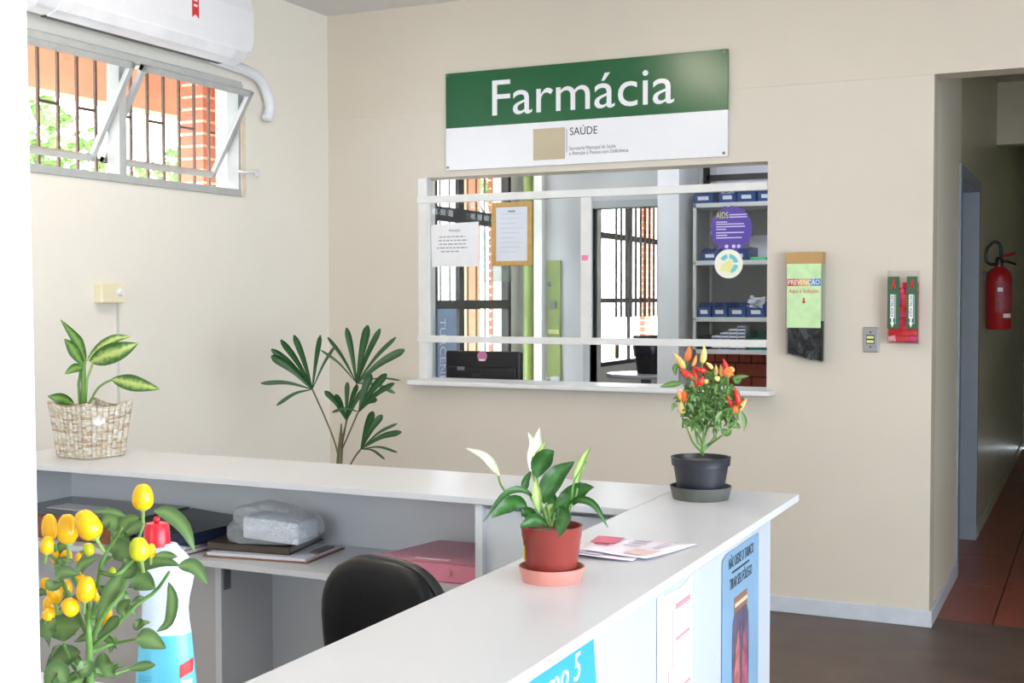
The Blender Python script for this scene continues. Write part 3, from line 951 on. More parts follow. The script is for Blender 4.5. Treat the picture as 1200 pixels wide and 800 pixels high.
MB().prism([(ax, DY - 0.0018, za), (ax + 0.010, DY - 0.0018, za + 0.012), (ax + 0.004, DY - 0.0018, za + 0.012), (ax + 0.004, DY - 0.0018, za + 0.028), (ax - 0.004, DY - 0.0018, za + 0.028), (ax - 0.004, DY - 0.0018, za + 0.012), (ax - 0.010, DY - 0.0018, za + 0.012)], (0, 0.0006, 0)).build('arrow', M_red, t)

# packet box with green labels
t = thing('packet_dispenser', 'clear wall box of red packets with two dark green labels', 'dispenser', (-0.79, YW, 1.24))
DY = YW - 0.075
A, B = P(1040, 317), P(1075, 403)
x0, x1, zt, zb = A.x, B.x, A.z, B.z
fr = MB().box(x0, x1, DY, DY + 0.003, zb, zt)
fr.box(x0, x0 + 0.003, DY, YW - 0.002, zb, zt); fr.box(x1 - 0.003, x1, DY, YW - 0.002, zb, zt); fr.box(x0, x1, DY, YW - 0.002, zb, zb + 0.003)
fr.build('acrylic_case', M_acr, t)
pk_cols = [mat('red_foil', (214, 36, 48), 0.3, 0.2, 60), mat('magenta_foil', (206, 40, 110), 0.3, 0.2, 60), mat('orange_foil', (226, 70, 40), 0.3, 0.2, 60), mat('pink_foil', (236, 150, 170), 0.3, 0.3, 60)]
rnd = random.Random(5)
zlab = P(1050, 385).z
z = zb + 0.012
row = 0
while z < P(1050, 330).z:
    for j in range(4):
        x = x0 + 0.021 + j * (x1 - x0 - 0.042) / 3
        po = MB().obox((x, DY + 0.014 + rnd.random() * 0.004, z + 0.010), V((0.017, 0, rnd.uniform(-.003, .003))), (rnd.uniform(-.002, .002), 0.005, 0), (0, rnd.uniform(-.004, .004), 0.013))
        po.build('packet', pk_cols[rnd.choice((0, 0, 0, 1, 2, 3))], t, bevel=0.003)
    z += 0.026
MB().box(x0 + 0.005, x1 - 0.005, DY + 0.026, YW - 0.006, zb + 0.004, P(1050, 331).z).build('packet_pile', mat('red_packets', (196, 40, 60), 0.4, 0.35, 60), t)
M_dkgreen = mat('dark_green_print', (30, 92, 58), 0.45, 0.05)
for (pa, pb) in ((1040, 1054), (1062.5, 1075)):
    xa, xb = P(pa, 350).x, P(pb, 350).x
    z0_, z1_ = P(1050, 385).z, P(1050, 324).z
    lb = MB().box(xa, xb, DY - 0.0012, DY, z0_, z1_).build('green_label', M_dkgreen, t)
    mx_ = (xa + xb) / 2
    H = z1_ - z0_
    r0 = z1_ - 0.042
    MB().tube([(mx_ - 0.009, DY - 0.002, r0 - 0.010), (mx_ + 0.001, DY - 0.002, r0 + 0.016), (mx_ + 0.003, DY - 0.002, r0 + 0.026), (mx_, DY - 0.002, r0 + 0.030), (mx_ - 0.003, DY - 0.002, r0 + 0.026), (mx_ - 0.001, DY - 0.002, r0 + 0.016), (mx_ + 0.009, DY - 0.002, r0 - 0.010)], 0.0034, 6).build('ribbon_print', M_red, lb)
    aw = 0.009
    axc = mx_ - 0.004
    zt_ = z1_ - 0.078
    MB().prism([(axc - aw, DY - 0.002, zt_), (axc - aw, DY - 0.002, zt_ - 0.105), (axc - 0.004, DY - 0.002, zt_ - 0.105), (axc - 0.004, DY - 0.002, zt_ - 0.122), (axc - aw, DY - 0.002, zt_ - 0.122), (axc, DY - 0.002, zt_ - 0.145), (axc + aw, DY - 0.002, zt_ - 0.122), (axc + 0.004, DY - 0.002, zt_ - 0.122), (axc + 0.004, DY - 0.002, zt_ - 0.105), (axc + aw, DY - 0.002, zt_ - 0.105), (axc + aw, DY - 0.002, zt_)], (0, 0.0006, 0)).build('arrow_print', M_paper, lb)
    text('lettering', 'RETIRE AQUI', (axc - 0.006, DY - 0.0024, zt_ - 0.006), -ZD, XD, 0.018, M_ink, lb, width=0.09)
    MB().box(axc + 0.0125, axc + 0.0150, DY - 0.002, DY - 0.001, zt_ - 0.13, zt_).build('small_print', mat('pale_green_ink', (170, 200, 180), 0.6), lb)

# fire extinguisher
ex = onp(1170, 386, 'x', -0.57)
ec = V((-0.57, ex.y, ex.z))
t = thing('fire_extinguisher', 'red fire extinguisher hanging on the corridor wall', 'fire extinguisher', ec)
M_ext = mat('extinguisher_red', (160, 24, 30), 0.3, 0.06, 8)
R_ = 0.077
MB().lathe(ec, [(0, 0), (R_ * 0.9, 0), (R_, 0.012), (R_, 0.32), (R_ * 0.93, 0.35), (R_ * 0.6, 0.378), (0.025, 0.39), (0.025, 0.40), (0, 0.40)], 28).build('cylinder', M_ext, t, smooth='auto')
MB().lathe(ec, [(0, 0.395), (0.022, 0.395), (0.024, 0.43), (0.016, 0.45), (0, 0.45)], 14).build('valve', M_black, t, smooth='auto')
rv = RT.copy(); rv.z = 0; rv.normalize()
cv = ec
MB().tube([cv + V((0, 0, .435)), cv + V((0, 0, .455)) + rv * 0.03, cv + V((0, 0, .475)) + rv * 0.10], [0.010, 0.010, 0.007], 8).build('lever', M_ext, t, smooth=True)
MB().tube([cv + V((0, 0, .425)), cv + V((0, 0, .425)) + rv * 0.05, cv + V((0, 0, .405)) + rv * 0.105], [0.010, 0.009, 0.007], 8).build('carry_handle', M_black, t, smooth=True)
hp = crom([cv + V((0, 0, .41)), cv + V((0, 0, .405)) - rv * 0.05, cv + V((0, 0, .43)) - rv * 0.08, cv + V((0, 0, .50)) - rv * 0.075, cv + V((0, 0, .545)) - rv * 0.03, cv + V((0, 0, .52)) + rv * 0.005, cv + V((0, 0, .44)) + rv * 0.012], 28)
MB().tube(hp, 0.0095, 8).build('hose', M_black, t, smooth=True)


def cyl_patch(c, r, a0, a1, z0, z1, n=10):
    mb = MB()
    for k in range(n + 1):
        a = a0 + (a1 - a0) * k / n
        for z in (z0, z1):
            mb.v.append(V((c.x + math.cos(a) * r, c.y + math.sin(a) * r, c.z + z)))
    for k in range(n):
        mb.f.append((2 * k, 2 * k + 2, 2 * k + 3, 2 * k + 1))
    return mb


toC = math.atan2(CAM.y - ec.y, CAM.x - ec.x)
cyl_patch(ec, R_ + 0.0006, toC - 0.25, toC + 1.2, 0.11, 0.30).build('label_plate', mat('extinguisher_label', (150, 60, 70), 0.5, 0.25, 60), t, smooth=True)
cyl_patch(ec, R_ + 0.001, toC + 0.35, toC + 1.1, 0.075, 0.10).build('white_tag', M_paper, t, smooth=True)
cyl_patch(ec, R_ + 0.0012, toC - 0.1, toC + 0.3, 0.235, 0.26).build('white_tag', M_paper, t, smooth=True)
MB().box(-0.664, ec.x - R_ + 0.004, ec.y - 0.02, ec.y + 0.02, ec.z + 0.30, ec.z + 0.36).build('wall_bracket', M_black, t)

# ================================================================== ON THE HATCH GLASS
GY = YW - 0.001
Pg = lambda px, py: onp(px, py, 'y', GY)
t = thing('paper_notice', 'white printed notice taped inside the hatch at the left', 'paper', (-3.0, GY, 1.6))
A, B = Pg(505, 263.5), Pg(561, 312)
MB().prism([(A.x + 0.006, GY, B.z), (B.x, GY, B.z), (B.x, GY, A.z + 0.01), (A.x + 0.01, GY, A.z), (A.x, GY, A.z - 0.01)], (0, 0.001, 0)).build('sheet', M_paper, t)
text('lettering', 'Atenção', ((A.x + B.x) / 2 - 0.035, GY - 0.001, A.z - 0.038), XD, ZD, 0.022, M_greyink, t, width=0.07)
for k, (o_, wd) in enumerate(((0.05, 0.15), (0.045, 0.17), (0.05, 0.155), (0.035, 0.18), (0.06, 0.11))):
    z = A.z - 0.068 - k * 0.019
    ls = MB()
    x = A.x + o_
    while x < A.x + o_ + wd:
        l = random.uniform(0.012, 0.03)
        ls.box(x, min(x + l, A.x + o_ + wd), GY - 0.001, GY, z, z + 0.007)
        x += l + 0.006
    ls.build('text_line', mat('faint_grey_ink', (168, 170, 180), 0.7), t)
t = thing('framed_certificate', 'pale document in a gold wooden frame behind the hatch glass', 'picture frame', (-2.75, GY, 1.62))
A, B = Pg(578.5, 238), Pg(625.5, 311)
fw_ = 0.024
fy0, fy1 = GY - 0.028, GY - 0.012
M_gold = mat('gold_wood', (190, 150, 84), 0.4, 0.1, 30)
fz = [MB().box(A.x, A.x + fw_, fy0, fy1, B.z, A.z), MB().box(B.x - fw_, B.x, fy0, fy1, B.z, A.z), MB().box(A.x + fw_, B.x - fw_, fy0, fy1, B.z, B.z + fw_), MB().box(A.x + fw_, B.x - fw_, fy0, fy1, A.z - fw_, A.z)]
for f_ in fz:
    f_.build('frame_bar', M_gold, t, bevel=0.003)
MB().box(A.x + 0.01, B.x - 0.01, fy0 + 0.006, fy1, B.z + 0.01, A.z - 0.01).build('document', mat('pale_blue_paper', (214, 220, 232), 0.4, 0.03, 15), t)
ls = MB()
for k in range(9):
    z = A.z - 0.06 - k * 0.024
    ls.box(A.x + 0.05, B.x - 0.05 - 0.02 * (k % 3), fy0 + 0.0055, fy0 + 0.006, z, z + 0.003)
ls.build('text_line', mat('very_faint_ink', (190, 196, 210), 0.7), t)
MB().box((A.x + B.x) / 2 - 0.02, (A.x + B.x) / 2 + 0.02, fy0 + 0.0052, fy0 + 0.006, A.z - 0.05, A.z - 0.042).build('heading', M_greyink, t)
t = tag(MB().prism([(Pg(562, 0).x, GY + 0.02, Pg(565, 330).z), (Pg(598, 0).x, GY + 0.02, Pg(565, 330).z), (Pg(598, 0).x, GY + 0.02, Pg(565, 272).z), (Pg(560, 0).x, GY + 0.02, Pg(565, 268).z)], (0, 0.001, 0)).build('paper_notice', glass_mat('translucent_film', (0.86, 0.9, 0.9), 0.1, 0.3)), 'translucent sheet half hidden behind the gold framed document', 'paper')
# purple awareness sticker
cx, cz = Pg(857, 268).x, Pg(857, 268).z
t = thing('awareness_sticker', 'purple splash shaped AIDS awareness sticker on hatch glass', 'sticker', (cx, GY, cz))
rnd = random.Random(11)
pp = []
for k in range(60):
    a_ = 2 * math.pi * k / 60
    r = 0.098 * (1 + (0.09 if k % 3 == 0 else -0.03) * rnd.uniform(0.3, 1.3))
    pp.append((cx + r * math.cos(a_), GY, cz + r * 1.08 * math.sin(a_)))
MB().prism(pp, (0, 0.001, 0)).build('purple_splash', mat('purple_print', (84, 62, 158), 0.45, 0.05, 20), t)
text('lettering', 'AIDS', (cx - 0.073, GY - 0.001, cz + 0.05), XD, ZD, 0.042, mat('yellow_green_ink', (206, 216, 70), 0.5), t, width=0.058)
for k in range(9):
    z = cz + (0.063, 0.052, 0.03, 0.02, 0.008, -0.004, -0.02, -0.032, -0.044)[k]
    MB().box(cx + (-0.010 if k < 2 else -0.073), cx + (0.075 if k < 2 else (-0.02, 0.06, 0.065, -0.025, 0.06, -0.02, 0.05)[k - 2]), GY - 0.001, GY, z, z + 0.005).build('text_line', mat('lilac_ink', (206, 200, 232), 0.6), t)
for dx in (-0.022, 0.012, 0.036):
    MB().tube([(cx + dx, GY - 0.001, cz - 0.082), (cx + dx, GY, cz - 0.082)], 0.009, 12).build('seal_print', mat('lilac_ink', (206, 200, 232), 0.6), t)
# round sticker
cx, cz = Pg(854, 309).x, Pg(854, 309).z
t = thing('round_sticker', 'round white sticker with teal and yellow emblem on hatch glass', 'sticker', (cx, GY, cz))
MB().tube([(cx, GY - 0.002, cz), (cx, GY - 0.0008, cz)], 0.068, 40).build('disc', mat('sticker_cream', (238, 236, 222), 0.4, 0.01), t)
M_teal = mat('teal_ink', (110, 196, 208), 0.5)
for (a0, a1) in ((0.15, 1.5), (1.75, 2.6), (-1.3, -0.15)):
    arc = []
    for k in range(12):
        a_ = a0 + (a1 - a0) * k / 11
        arc.append((cx + 0.046 * math.cos(a_), GY - 0.0026, cz + 0.046 * math.sin(a_)))
    for k in range(12):
        a_ = a1 + (a0 - a1) * k / 11
        arc.append((cx + 0.026 * math.cos(a_), GY - 0.0026, cz + 0.026 * math.sin(a_)))
    MB().prism(arc, (0, 0.0005, 0)).build('emblem_arc', M_teal, t)
MB().prism([(cx - 0.042, GY - 0.0028, cz - 0.03), (cx + 0.006, GY - 0.0028, cz - 0.042), (cx + 0.022, GY - 0.0028, cz - 0.01), (cx + 0.008, GY - 0.0028, cz + 0.022), (cx - 0.012, GY - 0.0028, cz + 0.006), (cx - 0.03, GY - 0.0028, cz - 0.004)], (0, 0.0005, 0)).build('emblem_hand', mat('pale_yellow_ink', (224, 226, 150), 0.5), t)

q = onp(648, 446, 'z', 1.031)
t = thing('power_adapter', 'small white plug adapter with a short cable on the hatch sill', 'adapter', (q.x, q.y, 1.0305))
MB().box(q.x - 0.008, q.x + 0.032, q.y - 0.016, q.y + 0.016, 1.0305, 1.053).build('plug_body', M_whitepl, t, bevel=0.004)
MB().tube(crom([(q.x - 0.006, q.y, 1.042), (q.x - 0.03, q.y + 0.004, 1.046), (q.x - 0.055, q.y + 0.03, 1.036), (q.x - 0.05, q.y + 0.06, 1.034)], 10), 0.0032, 6).build('cable', M_whitepl, t, smooth=True)

# ================================================================== PHARMACY INTERIOR
struct_desk = thing('office_desk', 'white desk behind the hatch carrying the black monitor', 'desk', (-2.4, 6.2, 0))
MB().box(-3.6, -1.5, 5.88, 6.50, 0.74, 0.77).build('desk_top', M_lam, struct_desk, bevel=0.002)
for x in (-3.57, -1.56):
    MB().box(x, x + 0.03, 5.92, 6.46, 0, 0.74).build('side_panel', M_lamv, struct_desk)
t = thing('computer_monitor', 'back of a black computer monitor with a pink round sticker', 'monitor', (-3.02, 6.02, 0.77))
Pm = lambda px, py: onp(px, py, 'y', 6.0)
A, B = Pm(522, 410.5), Pm(609.5, 411)
zb = 0.86
MB().box(A.x, B.x, 6.0, 6.03, zb, A.z).build('back_shell', M_black, t, bevel=0.012, seg=3)
MB().box(A.x + 0.004, B.x - 0.004, 6.03, 6.045, zb + 0.004, A.z - 0.004).build('screen_bezel', M_black, t, bevel=0.003)
MB().box(A.x + 0.02, B.x - 0.02, 5.985, 6.0, zb + 0.02, A.z - 0.085).build('rear_bulge', M_black, t, bevel=0.008, seg=3)
MB().tube([((A.x + B.x) / 2, 6.02, 0.77), ((A.x + B.x) / 2, 6.02, 0.90)], 0.025, 12).build('stand', M_black, t)
MB().lathe(((A.x + B.x) / 2, 6.02, 0.77), [(0, 0), (0.10, 0), (0.095, 0.012), (0, 0.014)], 24).build('stand_base', M_black, t)
sc = onp(565, 417, 'y', 5.998)
MB().tube([(sc.x, 5.997, sc.z), (sc.x, 5.9995, sc.z)], 0.029, 24).build('pink_sticker', mat('mauve_print', (202, 120, 162), 0.5), t)
MB().box(sc.x - 0.020, sc.x + 0.020, 5.9955, 5.997, sc.z - 0.026, sc.z - 0.017).build('sticker_band', M_paper, t)
sl = onp(540, 431.5, 'y', 5.984)
MB().box(sl.x - 0.022, sl.x + 0.022, 5.983, 5.985, sl.z - 0.010, sl.z + 0.010).build('asset_label', M_greyink, t)
sl = onp(553, 441.5, 'y', 5.984)
text('lettering', 'AOC', (sl.x, 5.984, sl.z), XD, ZD, 0.03, mat('dim_logo', (70, 70, 76), 0.3), t)
# banner hanging at the first window
t = thing('window_banner', 'pale blue banner with vertical white letters beside the monitor', 'banner', (-3.79, 7.05, 0.8))
Pb = lambda px, py: onp(px, py, 'x', -3.77)
A, B = Pb(513, 362), Pb(535, 440)
MB().box(-3.772, -3.768, A.y, B.y, 0.65, A.z).build('sheet', mat('pale_blue_banner', (150, 170, 196), 0.6, 0.1, 8), t)
text('lettering', 'TURCENERIOX', (-3.765, A.y + 0.02, A.z - 0.06), -ZD, YD, 0.11, M_paper, t, width=0.62)
# green pipe and white post in front of the partition
gx = (onp(612, 300, 'y', YP - 0.1).x + onp(625.5, 300, 'y', YP - 0.1).x) / 2
tag(MB().tube([(gx, YP - 0.08, 0), (gx, YP - 0.08, 2.74)], 0.044, 20).build('green_pipe', mat('olive_green_paint', (144, 162, 88), 0.3, 0.05), smooth='auto'), 'olive green vertical pipe behind the framed document', 'pipe')
struct(MB().box(onp(625.5, 300, 'y', 7.9).x, onp(635, 300, 'y', 7.9).x, 7.9, 7.95, 0, 2.75).build('trim_3', mat('white_post_paint', (240, 238, 234), 0.4)))
g0, g1 = onp(641, 305, 'y', YP - 0.02), onp(656.5, 305, 'y', YP - 0.02)
t = thing('green_panel_board', 'narrow green panel with small fittings on the grey partition', 'panel', ((g0.x + g1.x) / 2, YP, 0))
MB().box(g0.x, g1.x, YP - 0.02, YP, 0.3, g0.z).build('board', mat('olive_board', (140, 156, 88), 0.5, 0.06, 8), t)
for (px, py, r) in ((643, 333, 0.012), (649, 357, 0.018)):
    q = onp(px, py, 'y', YP - 0.02)
    MB().box(q.x - r, q.x + r, YP - 0.034, YP - 0.021, q.z - r * 1.5, q.z + r * 1.5).build('switch', M_greypl, t, bevel=0.003)
q = onp(648, 388, 'y', YP - 0.02)
MB().box(g0.x + 0.01, g1.x - 0.01, YP - 0.024, YP - 0.021, q.z - 0.02, q.z + 0.012).build('yellow_note', mat('faded_yellow', (206, 204, 130), 0.6, 0.1, 60), t)
# vertical blind of the far window
t = thing('vertical_blind', 'brown vertical blind slats hanging at the far window', 'blind', (-3.72, 10.3, 1.3))
z1_ = 2.62
MB().box(XL, -3.69, 9.80, 11.6, z1_, z1_ + 0.04).build('head_rail', M_alum, t)
M_slat = mat('taupe_slat', (122, 112, 100), 0.6, 0.12, 20)
for k in range(14):
    y = 9.86 + k * 0.122
    an = -0.08 + random.uniform(-.06, .06)
    MB().obox((-3.70, y, (1.295 + z1_) / 2), (math.sin(an) * 0.044, math.cos(an) * 0.044, 0), (math.cos(an) * 0.0008, -math.sin(an) * 0.0008, 0), (0, 0, (z1_ - 1.295) / 2)).build('slat', M_slat, t)
# white table with a black bin in the far room
tx = onp(757, 437, 'x', -3.15)
t = thing('side_table', 'white table top in the room beyond under a black bin', 'table', (tx.x, tx.y, 0))
MB().lathe((tx.x, tx.y, 0), [(0, tx.z - 0.03), (0.30, tx.z - 0.03), (0.31, tx.z - 0.015), (0.30, tx.z), (0, tx.z)], 32).build('table_top', M_lam, t, smooth='auto')
MB().tube([(tx.x, tx.y, 0.0), (tx.x, tx.y, tx.z - 0.03)], 0.04, 12).build('column', M_greypl, t)
MB().lathe((tx.x, tx.y, 0), [(0, 0), (0.22, 0), (0.2, 0.03), (0, 0.035)], 24).build('foot', M_greypl, t)
t = thing('waste_bin', 'black bin with a plastic liner on the table beyond', 'bin', (tx.x + 0.05, tx.y, tx.z))
b_ = V((tx.x + 0.05, tx.y, tx.z))
MB().lathe(b_, [(0, 0), (0.115, 0), (0.13, 0.10), (0.14, 0.28), (0.13, 0.28), (0.12, 0.02), (0, 0.02)], 28).build('body', M_black, t, smooth='auto')
lin_ = MB()
n = 28
for k, (r, z) in enumerate(((0.143, 0.13), (0.150, 0.20), (0.146, 0.26), (0.143, 0.29), (0.125, 0.285))):
    for j in range(n):
        a_ = 2 * math.pi * j / n
        rr = r * (1 + 0.03 * math.sin(j * 5 + k))
        zz = z + (0.03 * math.sin(j * 3.1) if k == 0 else 0)
        lin_.v.append(b_ + V((rr * math.cos(a_), rr * math.sin(a_), zz)))
for k in range(4):
    for j in range(n):
        lin_.f.append((k * n + j, k * n + (j + 1) % n, (k + 1) * n + (j + 1) % n, (k + 1) * n + j))
lin_.build('liner', mat('dark_liner', (46, 46, 54), 0.2, 0.3, 30), t, smooth=True)

# medicine shelf
YS0, YS1 = 7.60, 7.98
sx0_ = onp(812, 300, 'y', YS0).x
sx1_ = -1.30
t = thing('medicine_shelf', 'grey metal shelf unit behind the right side of the hatch', 'shelf', ((sx0_ + sx1_) / 2, 7.8, 1.1))
M_shelf = mat('shelf_enamel', (206, 205, 202), 0.4, 0.04, 20)
zs_ = [onp(815, 238.3, 'y', YS0).z, onp(815, 305.5, 'y', YS0).z, onp(815, 371.5, 'y', YS0).z, onp(815, 409, 'y', YS0).z]
for z in zs_:
    MB().box(sx0_, sx1_, YS0, YS1, z - 0.028, z).build('shelf_board', M_shelf, t, bevel=0.002)
for (x, y) in ((sx0_, YS0), (sx1_ - 0.02, YS0), (sx0_, YS1 - 0.025), (sx1_ - 0.02, YS1 - 0.025)):
    MB().box(x, x + 0.02, y, y + 0.025, zs_[3] - 0.03, zs_[0]).build('post', M_shelf, t)
MB().box(sx0_ + 0.02, sx1_ - 0.02, YS1 - 0.006, YS1, zs_[3] - 0.02, zs_[0] - 0.02).build('back_sheet', mat('grey_back_sheet', (150, 148, 146), 0.5, 0.04), t)
MB().box(sx0_ + 0.002, sx0_ + 0.006, YS0 + 0.026, YS1 - 0.03, zs_[3] - 0.02, zs_[0] - 0.02).build('side_sheet', mat('grey_back_sheet', (150, 148, 146), 0.5, 0.04), t)
M_bin = mat('blue_bin_plastic', (40, 76, 138), 0.4, 0.08, 20)
M_green_bin = mat('green_bin_plastic', (30, 120, 108), 0.4, 0.08, 20)


def make_bin(name, label, loc, wd, dp, ht, material, card=True, group=None):
    """open-fronted stacking tray at loc (front centre bottom)"""
    l = V(loc)
    b = thing(name, label, 'bin', l, group)
    th_ = 0.004
    mb = MB()
    mb.box(l.x - wd / 2, l.x + wd / 2, l.y, l.y + dp, l.z, l.z + th_)
    for s_ in (-1, 1):
        xa = l.x + s_ * wd / 2
        xb = xa - s_ * th_
        mb.prism([(xa, l.y, l.z), (xa, l.y + dp, l.z), (xa, l.y + dp, l.z + ht), (xa, l.y + 0.05, l.z + ht), (xa, l.y - 0.012, l.z + ht * 0.62)], (xb - xa, 0, 0))
    mb.box(l.x - wd / 2, l.x + wd / 2, l.y + dp - th_, l.y + dp, l.z, l.z + ht)
    mb.prism([(l.x - wd / 2, l.y, l.z), (l.x + wd / 2, l.y, l.z), (l.x + wd / 2, l.y - 0.012, l.z + ht * 0.62), (l.x - wd / 2, l.y - 0.012, l.z + ht * 0.62)], (0, th_, 0))
    mb.build('tray', material, b)
    if card:
        MB().prism([(l.x - wd * 0.27, l.y - 0.006, l.z + ht * 0.22), (l.x + wd * 0.27, l.y - 0.006, l.z + ht * 0.22), (l.x + wd * 0.27, l.y - 0.013, l.z + ht * 0.48), (l.x - wd * 0.27, l.y - 0.013, l.z + ht * 0.48)], (0, -0.001, 0)).build('label_card', M_paper, b)
    return b


rows = [(0, [(812, 836), (842, 862.5), (863.5, 885.5), (887, 908)], 0.088, ['leftmost blue bin on the top board of the shelf', 'second blue bin from the left on the top board', 'third blue bin from the left on the top board', 'rightmost blue bin on the top board of the shelf']),
        (1, [(822, 842), (851, 877)], 0.083, ['left blue bin on the second board behind the stickers', 'right blue bin on the second board behind the stickers']),
        (2, [(816, 833.5), (834.5, 852.5), (853.5, 874.5), (875.5, 897)], 0.092, ['leftmost blue bin on the third board of the shelf', 'second blue bin from the left on the third board', 'third blue bin from the left on the third board', 'rightmost blue bin on the third board, filled with white packets'])]
for r, spans, ht, labs in rows:
    z = zs_[r] + 0.001
    for (pa, pb), lb in zip(spans, labs):
        xa, xb = onp(pa, 300, 'y', YS0 + 0.02).x, onp(pb, 300, 'y', YS0 + 0.02).x
        if r:
            xa = max(xa, sx0_ + 0.024)
        make_bin('storage_bin', lb, ((xa + xb) / 2, YS0 + 0.025, z), xb - xa - 0.004, 0.24, ht, M_bin, True, 'blue bins on the medicine shelf')
rnd = random.Random(21)
M_blis = mat('silver_white_packet', (222, 222, 232), 0.4, 0.1, 40)
# loose white packets heaped in two of the bins
for (px, r, hgt) in ((852, 0, 0.075), (886, 2, 0.085)):
    c_ = onp(px, 300, 'y', YS0 + 0.07)
    mb = MB()
    for k in range(26):
        cc = V((c_.x + rnd.uniform(-.04, .04), YS0 + 0.08 + rnd.uniform(-.03, .05), zs_[r] + hgt + rnd.uniform(-.02, .035)))
        a1_ = V((rnd.uniform(-1, 1), rnd.uniform(-.5, .5), rnd.uniform(-.6, .6))).normalized()
        b1_ = a1_.orthogonal().normalized()
        mb.obox(cc, a1_ * 0.02, b1_ * 0.009, a1_.cross(b1_) * 0.002)
    o_ = mb.build('loose_packets', M_blis)
    o_['kind'] = 'stuff'
    tag(o_, 'heap of white blister packets in the %s' % ('second bin of the top board' if r == 0 else 'rightmost bin of the third board'), 'packets')
# bottom board: bins and stacked boxes
z = zs_[3] + 0.001
xa, xb = onp(875.5, 400, 'y', YS0 + 0.02).x, onp(899, 400, 'y', YS0 + 0.02).x
make_bin('storage_bin', 'green bin on the lowest board of the medicine shelf', ((xa + xb) / 2, YS0 + 0.025, z), xb - xa, 0.24, 0.115, M_green_bin, True)
xa, xb = sx0_ + 0.024, onp(832, 400, 'y', YS0 + 0.02).x
make_bin('storage_bin', 'dark blue bin at the left of the lowest board', ((xa + xb) / 2, YS0 + 0.025, z), xb - xa, 0.24, 0.085, mat('navy_bin_plastic', (26, 36, 58), 0.4, 0.08, 20), False)
M_navy = mat('navy_carton', (52, 56, 92), 0.5, 0.1, 30)
place = [('first', 4), ('second', 5), ('third', 6), ('fourth', 7)]
for k, (nm, cnt) in enumerate(place):
    xa = onp(834 + k * 10, 400, 'y', YS0 + 0.03).x
    xb = onp(843.3 + k * 10, 400, 'y', YS0 + 0.03).x
    hb = 0.0215
    for j in range(cnt):
        zz = z + j * hb
        b = thing('medicine_box', 'white medicine box with navy band, %s from the bottom of %s stack from the left' % (('first', 'second', 'third', 'fourth', 'fifth', 'sixth', 'seventh')[j], nm), 'box', ((xa + xb) / 2, YS0 + 0.08, zz), 'medicine boxes on the lowest board')
        MB().box(xa, xb, YS0 + 0.03, YS0 + 0.14, zz, zz + hb - 0.001).build('carton', M_blis, b)
        MB().box(xa + 0.001, xb - 0.001, YS0 + 0.0292, YS0 + 0.03, zz + 0.0005, zz + 0.009).build('navy_band', M_navy, b)
# leaflets and green item on the second board
t = tag(MB().box(onp(880, 300, 'y', 7.66).x, onp(899, 300, 'y', 7.66).x, 7.64, 7.80, zs_[1] + 0.001, zs_[1] + 0.02).build('green_folder', mat('bright_green', (70, 190, 110), 0.5), bevel=0.002), 'small bright green folder on the second shelf board', 'folder')
struct(MB().box(onp(879, 300, 'y', 7.97).x, sx1_ - 0.03, 7.955, 7.968, zs_[1] + 0.002, zs_[1] + 0.17).build('trim_4', mat('pale_backing', (206, 206, 214), 0.5)))

# lamps (fixtures out of view; four of them added as fill)
M_tube_fill = mat('lamp_tube', (240, 246, 255), 0.5, 0.0, emit=28.0)  # tubes of the fill lamps added beyond the hatch
M_tube_h = mat('lamp_tube_hall', (255, 243, 222), 0.5, 0.0, emit=42.0)
def tube_lamp(label, x, y, z, l, along='x', emit=M_tube_fill):
    t = thing('ceiling_lamp', label, 'lamp', (x, y, z))
    ax = V((1, 0, 0)) if along == 'x' else V((0, 1, 0))
    sd = V((0, 1, 0)) if along == 'x' else V((1, 0, 0))
    c = V((x, y, z))
    MB().obox(c - ZD * 0.02, ax * l / 2, sd * 0.08, ZD * 0.02).build('housing', M_whitepl, t, bevel=0.004)
    for s_ in (-1, 1):
        MB().tube([c - ax * l * 0.48 + sd * 0.04 * s_ - ZD * 0.06, c + ax * l * 0.48 + sd * 0.04 * s_ - ZD * 0.06], 0.014, 10).build('lamp_tube', emit, t, smooth='auto')
        for q_ in (-1, 1):
            MB().obox(c + ax * l * 0.48 * q_ + sd * 0.04 * s_ - ZD * 0.055, ax * 0.008, sd * 0.012, ZD * 0.018).build('lamp_holder', M_whitepl, t)


tube_lamp('fluorescent ceiling lamp above the reception counter', -2.36, 3.4, ZC, 1.2, 'y', M_tube_h)
tube_lamp('added ceiling fill lamp nearer the entrance side', -2.0, 1.2, ZC, 1.2, 'y', M_tube_h)  # unseen fill added to brighten the left side of the hall
tube_lamp('added ceiling fill lamp near the left window of the pharmacy', -2.9, 6.45, 2.75, 1.0)  # unseen fill added to brighten the pharmacy
tube_lamp('added ceiling fill lamp in front of the medicine shelf', -1.55, 6.6, 2.75, 1.0)  # second unseen pharmacy fill, added to lift the shelf area
tube_lamp('added ceiling fill lamp in the room beyond the pharmacy', -2.3, 10.2, 2.75, 1.2)  # unseen fill added to lift the dark walls of the far room
tube_lamp('fluorescent ceiling lamp deep in the corridor', 0.4, 10.6, 2.95, 1.2, 'y', mat('lamp_tube_green', (225, 250, 215), 0.5, 0.0, emit=2.5))
# ================================================================== OBJECTS UNDER THE COUNTER TOP
zq = ZS + 0.0005


def slab(name, corners, z0, z1, material, parent=None, bevel=0.0):
    return MB().prism([(c[0], c[1], z0) for c in corners], (0, 0, z1 - z0)).build(name, material, parent, bevel=bevel)


def para(a, b, c):
    """three ground corners in order -> four"""
    d = (a[0] + c[0] - b[0], a[1] + c[1] - b[1])
    return [tuple(a[:2]), tuple(b[:2]), tuple(c[:2]), d]


